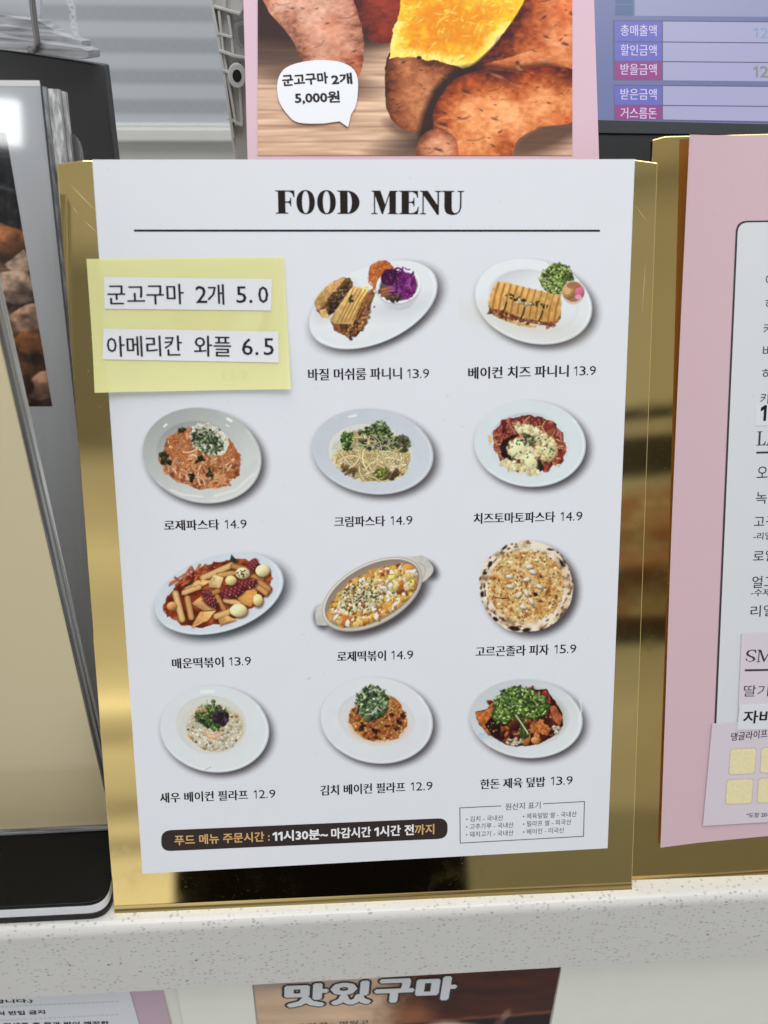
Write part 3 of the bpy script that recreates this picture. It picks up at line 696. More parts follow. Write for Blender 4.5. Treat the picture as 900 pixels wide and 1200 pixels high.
def d_cream_pasta():
    P = Print(350, 460, 190, 180, K19, seed=14); P.shadow(412, 328, 334, 232, 8); P.plate(412, 328, 338, 236, 8, (198, 204, 214), (398, 334, 236, 160), tone=6, well=(214, 214, 206))
    P.scatter(70, (412, 328, 320, 220, 8), (1.5, 2.6), (.7, 1), [(150, 156, 166)], 0, 0, .4, al=.35)
    P.line([(282, 134), (318, 126)], 10, (240, 242, 246), None, .9, 4)
    P.mottle(P.emask(404, 362, 218, 132, 6, .12), [(112, 84, 50), (186, 156, 100), (218, 194, 140), (232, 214, 170)], 24, 6)
    P.noodles(150, (408, 346, 206, 140, 6), (9, 13), (140, 320), [(222, 198, 138), (236, 214, 160), (198, 168, 106), (214, 184, 120), (240, 226, 184)], .5, 1.5)
    P.scatter(14, (330, 430, 110, 50, 10), (10, 18), (.3, .6), [(190, 170, 140), (208, 194, 170), (168, 140, 104)], .4, .6)
    P.noodles(40, (404, 392, 200, 96, 6), (9, 12), (160, 300), [(226, 204, 146), (238, 218, 166), (208, 180, 118)], .55, 1.0)
    P.scatter(16, (270, 420, 60, 40, 30), (8, 16), (.3, .5), [(96, 70, 42), (126, 94, 58)], .3, .6)
    P.poly([(205, 245), (240, 232), (238, 300), (180, 370), (172, 330)], (196, 204, 194), tex=.06, al=.8)
    P.ell(440, 262, 96, 60, 8, (56, 66, 38), wob=.8)
    P.herbs(150, (438, 258, 112, 72, 8), (7, 14), ((58, 78, 42), (88, 110, 58), (118, 140, 84), (36, 46, 30), (152, 170, 116)), 16); P.herbs(50, (272, 268, 34, 50, 0), (8, 15), stems=3); P.herbs(40, (578, 280, 36, 50, 0), (8, 14), ((110, 104, 78), (84, 84, 56), (60, 64, 40)), 3)
    P.herbs(24, (450, 195, 42, 34, 0), (8, 13), stems=4); P.noodles(16, (420, 290, 150, 60, 6), (8, 11), (120, 240), [(226, 204, 146), (238, 218, 166), (208, 180, 118)], .55, 1.2); P.scatter(36, (440, 285, 90, 40, 0), (5, 10), (.4, .8), [(60, 50, 66), (88, 74, 90), (196, 206, 170)], .3)
    P.noodles(26, (420, 290, 130, 60, 0), (4, 6), (60, 140), [(180, 186, 120), (206, 204, 150)], .6, 2.2)
    P.ell(468, 452, 44, 34, 5, (140, 150, 64), wob=.4); P.herbs(46, (468, 450, 44, 34, 0), (6, 12), ((150, 160, 60), (176, 186, 84), (120, 132, 54), (90, 104, 44)), 2)
    P.scatter(14, (520, 450, 40, 30, 0), (7, 14), (.5, .8), [(84, 66, 46), (116, 90, 60)], .3)
    dish('pale blue plate of cream pasta with green sprouts', P)
def d_cheese_tomato():
    P = Print(530, 460, 190, 180, K19, seed=15); P.shadow(432, 284, 306, 236, 4); P.plate(432, 284, 310, 240, 4, (212, 221, 226), (428, 290, 222, 176), tone=2)
    P.mottle(P.emask(428, 286, 206, 158, 10, .14), [(70, 24, 24), (132, 44, 40), (164, 66, 54), (196, 120, 84)], 26, 7)
    P.noodles(90, (428, 286, 196, 148, 10), (8, 13), (70, 190), [(176, 92, 60), (206, 140, 84), (140, 50, 46), (118, 36, 38), (190, 110, 90)], .5, 1.2)
    P.scatter(60, (428, 286, 194, 146, 10), (7, 15), (.4, .8), [(104, 34, 38), (128, 50, 48), (80, 24, 28), (166, 90, 78)], .3, .7)
    P.noodles(46, (428, 286, 196, 148, 10), (8, 12), (90, 210), [(186, 104, 70), (212, 150, 96), (156, 66, 56), (198, 120, 100)], .55, 1.2)
    P.poly([(195, 236), (214, 240), (222, 276), (206, 284)], (222, 176, 100))
    P.poly([(265, 300), (285, 262), (330, 236), (376, 234), (330, 262), (312, 320), (350, 362), (392, 356), (380, 384), (310, 378), (272, 350)], (42, 28, 26), tex=.4, ts=20, wob=6); P.poly([(455, 384), (490, 376), (512, 420), (480, 446), (458, 426)], (44, 40, 30), tex=.4)
    for cx, cy, a, b, n in ((372, 310, 62, 56, 60), (430, 370, 44, 60, 40), (520, 310, 56, 70, 70), (460, 240, 60, 44, 40), (330, 400, 60, 22, 26), (420, 430, 60, 18, 20), (390, 200, 50, 26, 20)):
        P.scatter(n, (cx, cy, a, b, 10), (7, 16), (.5, .9), [(226, 220, 172), (236, 230, 190), (212, 200, 140), (214, 196, 140)], .12, .84, wob=1.3)
    P.ell(365, 304, 52, 46, 10, (230, 224, 174), 5, wob=1.0, shade=.15); P.ell(432, 384, 30, 44, 0, (226, 220, 168), 5, wob=1.0, shade=.15)
    P.scatter(60, (440, 320, 130, 90, 10), (3, 6), (.5, .9), [(60, 84, 48), (90, 110, 66), (64, 70, 44)], .2, 0); P.scatter(12, (420, 258, 50, 26, 20), (10, 16), (.4, .7), [(84, 106, 72), (56, 76, 50)], .4, .6)
    dish('pale blue plate of red tomato pasta under melted cheese', P)
def d_spicy_ricecake():
    P = Print(160, 630, 200, 170, 4.5, seed=16); ro = -17; P.shadow(436, 298, 342, 196, ro, 26, 26, 66, (70, 76, 82)); P.plate(436, 296, 350, 200, ro, (208, 216, 226), (432, 292, 290, 158), tone=4)
    P.mottle(P.emask(430, 292, 292, 158, ro - 3, .08), [(92, 28, 12), (124, 42, 20), (152, 62, 30), (180, 92, 50)], 36, 8)
    P.noodles(16, (280, 200, 120, 40, -20), (10, 16), (60, 140), [(190, 92, 60), (206, 120, 80)], .6, .8)
    TAN = ((206, 150, 88), (222, 174, 112), (190, 128, 66), (214, 160, 92))
    def cake(a, b, w, c): P.line([(a[0]+4, a[1]+8), (b[0]+4, b[1]+8)], w+8, (92, 36, 18), None, .7, 6); P.line([a, b], w, c, np.array(c)*.72, 1, 2); P.line([(a[0]-w*.15, a[1]-w*.18), (b[0]-w*.15, b[1]-w*.18)], w*.18, np.minimum(np.array(c)*1.14, 250), None, .5, 5)
    def flat(pts, c): P.poly([(x+3, y+8) for x, y in pts], (96, 38, 20), 6, al=.7); P.poly(pts, c, 2, .22, 24, grad=(.1, -.3), wob=2)
    cake((350, 212), (500, 145), 32, TAN[1]); cake((430, 200), (540, 180), 28, TAN[0]); cake((510, 150), (610, 175), 30, TAN[2])
    flat([(246, 270), (320, 225), (395, 225), (370, 245), (300, 280)], TAN[3]); flat([(380, 235), (410, 196), (460, 212), (440, 266), (385, 262)], (224, 184, 130))
    cake((250, 290), (330, 260), 28, TAN[1]); cake((205, 295), (240, 430), 34, (222, 178, 116)); cake((268, 320), (288, 420), 32, TAN[0]); P.ell(188, 362, 28, 24, 0, (206, 146, 84), shade=.4)
    cake((380, 300), (430, 280), 26, TAN[2]); flat([(290, 348), (340, 308), (420, 382), (350, 384)], TAN[0]); cake((425, 310), (460, 375), 26, TAN[2]); cake((470, 330), (560, 350), 30, TAN[1])
    flat([(290, 470), (330, 400), (342, 390), (420, 385), (372, 440)], TAN[3]); P.line([(350, 400), (338, 450), (300, 468)], 10, (226, 176, 112), (176, 110, 60))
    cake((420, 415), (520, 380), 32, TAN[1]); flat([(430, 430), (480, 410), (525, 432), (440, 460)], TAN[0])
    flat([(530, 318), (580, 278), (645, 252), (630, 330), (600, 366), (560, 350)], (214, 148, 74)); cake((600, 200), (660, 215), 30, TAN[2]); cake((650, 240), (690, 270), 40, (200, 138, 76)); cake((640, 260), (680, 290), 30, (206, 150, 90))
    def sausage(x, y, a, b, t):
        P.ell(x+3, y+7, a+4, b+3, t, (70, 26, 18), 5, al=.7); P.ell(x, y, a, b, t, (122, 44, 52), shade=.4)
        k = math.radians(t)
        for i in range(-4, 5):
            for j in (-1, 0, 1): 
                u, v = i*a/5+j*4, j*b*.5; P.ell(x+u*math.cos(k)-v*math.sin(k), y+u*math.sin(k)+v*math.cos(k), 4.5, 3.2, t+50, (176, 96, 100) if (i+j) % 2 else (84, 26, 36))
    sausage(610, 148, 42, 24, -62); sausage(585, 240, 50, 28, -5); sausage(506, 284, 62, 30, -14); sausage(388, 332, 46, 24, 36); sausage(372, 286, 22, 14, 20)
    for x, y, a, b, c in ((665, 175, 38, 32, (230, 210, 156)), (498, 226, 30, 26, (226, 196, 130)), (560, 188, 38, 30, (226, 206, 158)), (538, 384, 46, 34, (234, 218, 160)), (640, 330, 26, 32, (232, 204, 130))):
        P.ell(x+4, y+8, a+4, b+4, 0, (96, 46, 22), 6, al=.7); P.ell(x, y, a, b, 0, c, shade=.32); P.ell(x-a*.3, y-b*.35, a*.25, b*.16, -20, (248, 240, 214), 4, al=.7)
    P.scatter(20, (560, 192, 34, 20, 0), (2.5, 5), (.5, 1), [(70, 76, 40), (50, 52, 34)], 0, 0); P.scatter(40, (430, 260, 240, 110, ro), (2, 4), (.5, 1), [(60, 56, 30), (240, 220, 170)], 0, 0)
    P.poly([(500, 88), (540, 130), (520, 136), (492, 122)], (40, 60, 40), tex=.3); P.poly([(252, 262), (276, 236), (306, 234), (290, 248)], (52, 56, 40), tex=.3)
    dish('oval white plate of spicy red rice cakes with eggs and sausages', P)
def d_rose_ricecake():
    P = Print(350, 630, 190, 160, K19, seed=17); ro = -28; P.shadow(410, 318, 306, 168, ro, 24, 26, 60); P.shadow(700, 160, 62, 42, 40, 16, 18, 40); P.shadow(118, 430, 40, 56, -10, 10, 18, 40)
    P.poly(round_poly([(600, 112), (690, 96), (752, 165), (745, 200), (690, 252), (640, 235)], 22), (196, 194, 188), grad=(-.05, .05), tex=.05); P.line([(664, 136), (700, 160), (700, 205), (680, 232)], 7, (166, 164, 158), None, .8, 5)
    P.poly(round_poly([(150, 362), (96, 392), (90, 440), (98, 486), (160, 490), (190, 450)], 14), (196, 195, 190), grad=(.05, -.1), tex=.05)
    P.ell(408, 314, 304, 170, ro, (176, 168, 158), shade=.0); P.ell(406, 312, 296, 163, ro, (214, 208, 198)); P.ell(408, 310, 286, 152, ro, (140, 126, 112)); P.ell(412, 318, 280, 146, ro, (150, 132, 114), 8)
    P.mottle(P.emask(414, 322, 268, 134, ro, .1), [(126, 62, 26), (196, 120, 48), (214, 160, 70), (226, 190, 110)], 26, 9)
    reg = (414, 322, 252, 122, ro)
    P.scatter(70, reg, (16, 30), (.4, .8), [(206, 120, 50), (224, 168, 62), (214, 146, 52), (186, 92, 40), (232, 188, 80)], .45, .5, .7)
    P.ell(262, 462, 60, 30, 8, (196, 104, 48), shade=.4); P.ell(505, 392, 44, 26, -20, (206, 128, 58), shade=.4); P.ell(610, 178, 40, 30, 20, (216, 140, 60), shade=.3)
    P.scatter(230, reg, (6, 17), (.3, .7), [(238, 230, 200), (232, 218, 172), (226, 200, 120), (232, 186, 76), (216, 160, 70), (242, 238, 218)], .16, .8, .62, 1.4)
    P.scatter(130, (350, 330, 150, 90, ro), (5, 13), (.3, .7), [(240, 234, 208), (232, 222, 184), (222, 204, 150)], .14, .82, .6, 1.4)
    P.scatter(170, (350, 330, 130, 86, -20), (2.5, 6), (.5, .9), [(52, 60, 34), (78, 86, 50), (44, 44, 30)], .2, 0, .7)
    P.scatter(40, (540, 270, 120, 70, ro), (3, 6), (.5, .9), [(90, 84, 46), (110, 60, 36)], .2, 0)
    P.scatter(14, (560, 220, 90, 50, ro), (14, 24), (.4, .7), [(240, 232, 210), (236, 206, 110)], .3, .6)
    dish('beige oval gratin dish of cheese-covered rice cakes', P)
def d_pizza():
    P = Print(530, 620, 190, 170, K19, seed=18); P.shadow(414, 322, 256, 250, 0, 26, 20, 66)
    P.mottle(P.emask(412, 318, 262, 254, 0, .05, 90), [(150, 120, 92), (206, 186, 158), (226, 212, 192), (232, 222, 206)], 46, 10)
    for i in range(150):
        a = P.r.uniform(0, 6.28); r = P.r.uniform(.86, 1.0); dark = .6+.4*math.sin(a-.6)
        if P.r.random() > .35+.65*(1 if 1.7 < a < 4.2 else .25): continue
        P.ell(412+262*r*math.cos(a), 318+254*r*math.sin(a), P.r.uniform(4, 13), P.r.uniform(3, 6), math.degrees(a)+90, P.r.choice([(92, 52, 34), (52, 36, 30), (150, 96, 60), (120, 70, 44)]), 2.5, .5, .85)
    for x, y, a, b, t in ((345, 552, 34, 12, 8), (410, 560, 24, 10, -10), (240, 500, 16, 10, 40), (166, 362, 10, 16, 0), (210, 195, 10, 18, 30), (178, 244, 10, 9, 0), (288, 105, 18, 6, -35), (545, 114, 16, 5, 10), (608, 190, 8, 18, -35)): P.ell(x, y, a, b, t, (46, 32, 28), 3, .5)
    P.mottle(P.emask(412, 318, 212, 204, 0, .07, 60), [(170, 104, 50), (206, 160, 92), (218, 182, 118), (228, 204, 150)], 30, 11)
    P.scatter(260, (412, 316, 204, 196, 0), (4, 12), (.5, .9), [(226, 200, 138), (236, 218, 168), (214, 170, 96), (202, 140, 70), (222, 186, 120)], .25, .85, .55, .6)
    P.scatter(330, (412, 316, 212, 204, 0), (2, 5.5), (.5, .9), [(130, 66, 36), (96, 46, 28), (156, 90, 46), (110, 56, 30)], .1, 0, .6, .5, .9)
    P.scatter(24, (412, 300, 200, 190, 0), (7, 12), (.5, .9), [(150, 74, 36), (186, 110, 50), (120, 52, 30)], .1, 0, .8, .6, .7)
    for x, y, t in ((430, 208, -10), (415, 278, -15), (318, 262, 5), (322, 318, 5), (485, 318, 20), (370, 365, -50), (412, 356, 70), (440, 402, 55), (395, 432, 15), (448, 238, 20)):
        P.ell(x+2, y+6, 22, 12, t, (110, 84, 60), 3, .3, .7); P.ell(x, y, 21, 11, t, (214, 200, 184), 2, .3, 1, .25); P.ell(x-3, y-3, 9, 3, t, (236, 228, 218), 3, al=.7)
    P.ell(462, 362, 14, 10, 30, (44, 36, 30)); P.ell(492, 264, 9, 9, 0, (84, 70, 50)); P.line([(235, 380), (290, 386), (312, 384)], 6, (92, 50, 30))
    dish('round baked pizza with a charred crust and almond flakes', P)
def d_shrimp_pilaf():
    P = Print(170, 790, 180, 160, 5, seed=19); P.shadow(408, 322, 316, 250, 6); P.plate(408, 322, 320, 254, 6, (217, 222, 226), (390, 300, 206, 170), tone=2, well=(206, 206, 200)); P.ell(408, 330, 190, 150, 6, (216, 218, 216), 20, al=.7)
    P.line([(332, 104), (400, 100)], 16, (240, 244, 246), None, .9, 6); P.line([(350, 562), (384, 545)], 5, (170, 180, 182))
    P.ell(410, 316, 166, 136, 4, (204, 192, 164), wob=.2)
    reg = (408, 316, 158, 128, 4)
    P.scatter(480, reg, (7, 12), (.35, .5), [(230, 222, 200), (214, 204, 176), (240, 236, 222), (198, 184, 150), (222, 212, 186)], .2, .74, .55, .2)
    P.scatter(44, reg, (4, 8), (.5, .9), [(120, 96, 60), (96, 80, 52), (150, 120, 78), (82, 62, 42)], .3, 0)
    for x, y in ((272, 372), (530, 245), (345, 432)): P.ell(x, y, 15, 9, 30, (178, 130, 82), 3, shade=.3, wob=.9)
    P.line([(362, 335), (372, 362), (400, 368), (436, 350)], 26, (222, 180, 140), (196, 140, 98)); P.line([(366, 338), (376, 358), (402, 362)], 7, (236, 208, 178), None, .8, 3)
    P.herbs(120, (392, 246, 96, 66, 6), (9, 17), ((64, 88, 44), (92, 118, 60), (46, 62, 34), (124, 146, 84)), 12); P.scatter(40, (440, 256, 44, 38, 0), (10, 18), (.4, .7), [(62, 42, 58), (88, 60, 76), (44, 34, 42)], .4)
    P.ell(400, 160, 14, 13, 0, (84, 112, 60), shade=.3); P.line([(398, 172), (392, 200)], 6, (150, 172, 100)); P.line([(364, 150), (358, 200)], 3, (120, 140, 90)); P.herbs(14, (410, 312, 22, 20, 0), (9, 14), stems=0); P.scatter(10, (330, 208, 30, 20, 0), (9, 16), (.5, .8), [(200, 180, 130), (176, 150, 90)], .3)
    dish('round white plate of pale shrimp fried rice with sprouts', P)
def d_kimchi_pilaf():
    P = Print(360, 790, 170, 160, 900/170, seed=20); P.shadow(432, 288, 346, 262, 8); P.plate(432, 288, 350, 266, 8, (218, 221, 226), (432, 280, 238, 166), tone=-2, well=(210, 211, 212)); P.ell(440, 300, 214, 140, 8, (218, 219, 220), 20, al=.7)
    P.ell(440, 300, 186, 128, 6, (206, 150, 110), 14, wob=.15, al=.7); P.mottle(P.emask(440, 288, 178, 128, 4, .12), [(96, 44, 20), (158, 86, 38), (186, 114, 54), (212, 150, 80)], 18, 12)
    P.ell(480, 220, 110, 96, 10, (176, 106, 50), wob=.25)
    P.scatter(340, (445, 276, 172, 128, 4), (6, 11), (.4, .6), [(204, 134, 66), (222, 160, 88), (178, 104, 48), (194, 116, 54), (232, 180, 110)], .3, .62, .55, .3)
    P.scatter(50, (445, 286, 160, 110, 4), (6, 13), (.5, .9), [(120, 46, 26), (150, 66, 34), (84, 34, 22), (190, 84, 44)], .3, .6)
    for x, y in ((420, 346), (565, 302), (335, 342), (590, 250)): P.scatter(5, (x, y, 14, 14, 0), (9, 16), (.5, .8), [(50, 28, 22), (76, 40, 28)], .2, 0)
    P.herbs(150, (400, 176, 98, 100, 0), (10, 21), ((66, 88, 54), (92, 116, 72), (120, 144, 98), (44, 60, 40), (148, 168, 126)), 14); P.ell(370, 276, 26, 20, 50, (84, 108, 68), shade=.4)
    for p in ([(360, 250), (400, 246), (430, 205), (462, 228)], [(400, 250), (424, 230)], [(390, 110), (420, 90), (450, 110), (470, 100)]): P.line(p, 7, (196, 200, 180), (150, 160, 130))
    dish('round white plate of orange kimchi fried rice with sprouts', P)
def d_pork_rice():
    P = Print(540, 780, 180, 160, 5, seed=21); P.shadow(385, 312, 324, 226, 5); P.plate(385, 312, 330, 230, 5, (208, 213, 217), (400, 300, 222, 176), tone=14); P.ell(420, 300, 200, 150, 5, (176, 170, 160), 14, al=.8)
    P.line([(700, 200), (708, 260), (690, 330)], 8, (234, 238, 240), None, .8, 4)
    P.poly([(85, 275), (130, 258), (200, 250), (300, 180), (400, 140), (500, 140), (560, 220), (600, 280), (595, 350), (560, 400), (470, 456), (370, 474), (270, 466), (200, 430), (150, 380), (100, 340)], (70, 28, 20), tex=.5, ts=30, wob=8)
    MEAT = [(150, 66, 34), (178, 92, 44), (112, 44, 28), (196, 116, 58), (132, 52, 34), (92, 34, 24)]
    P.scatter(90, (350, 320, 230, 140, 5), (16, 34), (.4, .7), MEAT, .55, .4, .7, .4)
    P.poly([(86, 272), (196, 250), (206, 290), (178, 350), (140, 378), (102, 334)], (176, 98, 44), tex=.45, ts=22, grad=(-.2, -.2), wob=4); P.poly([(140, 350), (178, 300), (232, 330), (236, 430), (196, 420)], (46, 22, 18), tex=.4, wob=4)
    P.poly([(402, 350), (470, 320), (528, 372), (510, 410), (420, 394)], (186, 104, 50), tex=.4, ts=16, grad=(-.1, -.3), wob=4); P.poly([(520, 235), (552, 236), (594, 300), (580, 350), (540, 320)], (168, 88, 52), tex=.4, ts=16, wob=4)
    P.poly([(404, 128), (424, 116), (436, 150), (470, 160), (500, 140), (522, 180), (530, 225), (480, 220), (410, 160)], (150, 54, 52), tex=.45, ts=14, wob=4); P.ell(440, 440, 30, 22, 20, (196, 130, 70), shade=.4); P.ell(384, 430, 24, 40, 12, (190, 112, 52), shade=.3)
    P.scatter(24, (320, 448, 50, 24, 0), (7, 13), (.4, .6), [(214, 206, 180), (186, 170, 136)], .3, .6); P.scatter(12, (555, 372, 26, 22, 0), (7, 12), (.4, .6), [(214, 208, 190), (196, 186, 160)], .3)
    P.scatter(60, (350, 340, 220, 120, 5), (3, 7), (.4, .8), [(206, 140, 90), (222, 160, 110), (60, 22, 16)], .3, 0)
    P.ell(350, 230, 150, 90, 5, (54, 78, 32), wob=.6)
    G = ((74, 106, 36), (104, 140, 54), (138, 170, 80), (50, 76, 28), (168, 192, 112), (62, 90, 34)); P.herbs(240, (355, 226, 158, 100, 5), (9, 18), G, 12); P.herbs(70, (248, 285, 62, 56, 0), (9, 17), G, 4); P.herbs(40, (310, 150, 26, 26, 0), (9, 15), G, 2); P.herbs(30, (370, 385, 26, 50, 0), (8, 14), ((96, 110, 56), (66, 84, 40)), 1)
    P.line([(322, 290), (350, 330), (386, 385), (392, 395)], 8, (212, 216, 170), (160, 170, 110))
    for p in ([(100, 408), (150, 398)], [(104, 424), (160, 418), (180, 426)], [(112, 392), (126, 412), (140, 396)]): P.line(p, 6, (150, 184, 206), None, .8, 4)
    dish('round white plate of braised pork over rice with cilantro', P)
def d_covered():
    P = Print(150, 300, 190, 170, K19, seed=22); P.shadow(430, 300, 320, 230, 5); P.plate(430, 298, 324, 234, 5, (216, 221, 226), (430, 296, 230, 160)); P.mottle(P.emask(430, 298, 200, 140, 0, .1), [(150, 120, 80), (196, 160, 110), (220, 190, 140)], 30, 3)
    dish('dish photo mostly hidden under the yellow note', P)
for fn in (d_mushroom_panini, d_cheese_panini, d_rose_pasta, d_cream_pasta, d_cheese_tomato, d_spicy_ricecake, d_rose_ricecake, d_pizza, d_shrimp_pilaf, d_kimchi_pilaf, d_pork_rice, d_covered): fn()

# ================================================================== YELLOW NOTE
def bilin(c, s, t):                                       # c = tl, tr, br, bl
    c = np.asarray(c, float); s, t = np.asarray(s)[..., None], np.asarray(t)[..., None]
    return (c[0]*(1-s)+c[1]*s)*(1-t)+(c[3]*(1-s)+c[2]*s)*t
def note():
    c = SHEET.uv([(101.5, 303.5), (332.5, 301), (341, 455.5), (113, 459.5)])
    W0 = lambda s, t: .35+3.2*np.clip(t-.5, 0, 1)**2*4*.5+1.0*np.clip(s-.8, 0, 1)**2*25*(.3+.7*t)*.5+1.4*np.clip(.16-s, 0, 1)/.16*t*t+.25*np.sin(s*7)*t
    base = SHEET.at(c[3:4])[0]
    t = thing('sticky_note', 'yellow sticky note with two white label strips on the food menu corner', 'sticky note', base)
    k = M('yellow_note'); k.set(Roughness=.6, Specular_IOR_Level=.2); col = ink((238, 231, 166))
    k.l(k.mix(.3, col, k.ramp(k.noise(40, 3), [(.3, col*.93), (.7, np.minimum(col*1.05, .9))])), k.b.inputs['Base Color'])
    tr = k.n('ShaderNodeBsdfTransparent'); mx = k.n('ShaderNodeMixShader'); mx.inputs[0].default_value = .80
    k.l(tr.outputs[0], mx.inputs[1]); k.l(k.b.outputs[0], mx.inputs[2]); k.l(mx.outputs[0], k.out.inputs[0])
    grid_surface('note_paper', lambda s, q: SHEET.at(bilin(c, s, q), W0(s, q)), 31, 21, k.m, t)
    lm = M('label_tape'); lm.set(Base_Color=tuple(ink((222, 224, 230))), Roughness=.24, Specular_IOR_Level=.5); lm.bump(lm.noise(60, 2, (1, 1, 1)), .0008, .14)
    inkm = flat_mat('label_ink', ink((30, 30, 34)), .35)
    def wof(uv):
        # height of the note surface under a point
        P = uv-c[0]; A = np.stack([c[1]-c[0], c[3]-c[0]], 1); st = P @ np.linalg.inv(A).T
        return W0(np.clip(st[:, 0], 0, 1), np.clip(st[:, 1], 0, 1))
    for (q, words) in (([(122, 324.6), (318.8, 327), (318, 364), (123, 362)], [('군고구마', (127.5, 357.2), (216, 356.4), 23.5), ('2', (230, 355), (243, 355), 19.5), ('개', (244, 357), (263, 357), 23.5), ('5', (277.5, 355), (289, 355), 19), ('.', (292.5, 355), (296, 355), 3.6), ('0', (303, 355), (314.5, 355), 19)]),
                       ([(122, 385), (326, 388.6), (327, 424.8), (121, 421)], [('아메리칸', (127, 418), (214, 417), 24), ('와플', (228, 417.5), (271, 418), 24), ('6', (284, 416), (296.5, 416), 19.5), ('.', (299.5, 416), (303, 416), 3.6), ('5', (309.5, 416), (321, 416), 19.5)])):
        qq = SHEET.uv(q)
        st = grid_surface('label_strip', lambda s, u: SHEET.at(bilin(qq, s, u), wof(bilin(qq, s, u))+.22), 41, 9, lm.m, t)
        lettering('lettering', SHEET, words[:2] if words[0][0] == '아메리칸' else [words[0], words[2]], .36, inkm, st, bold=.010, wfn=wof)
        lettering('lettering', SHEET, words[2:] if words[0][0] == '아메리칸' else [words[1]]+words[3:], .36, inkm, st, bold=.006, wfn=wof)
note()

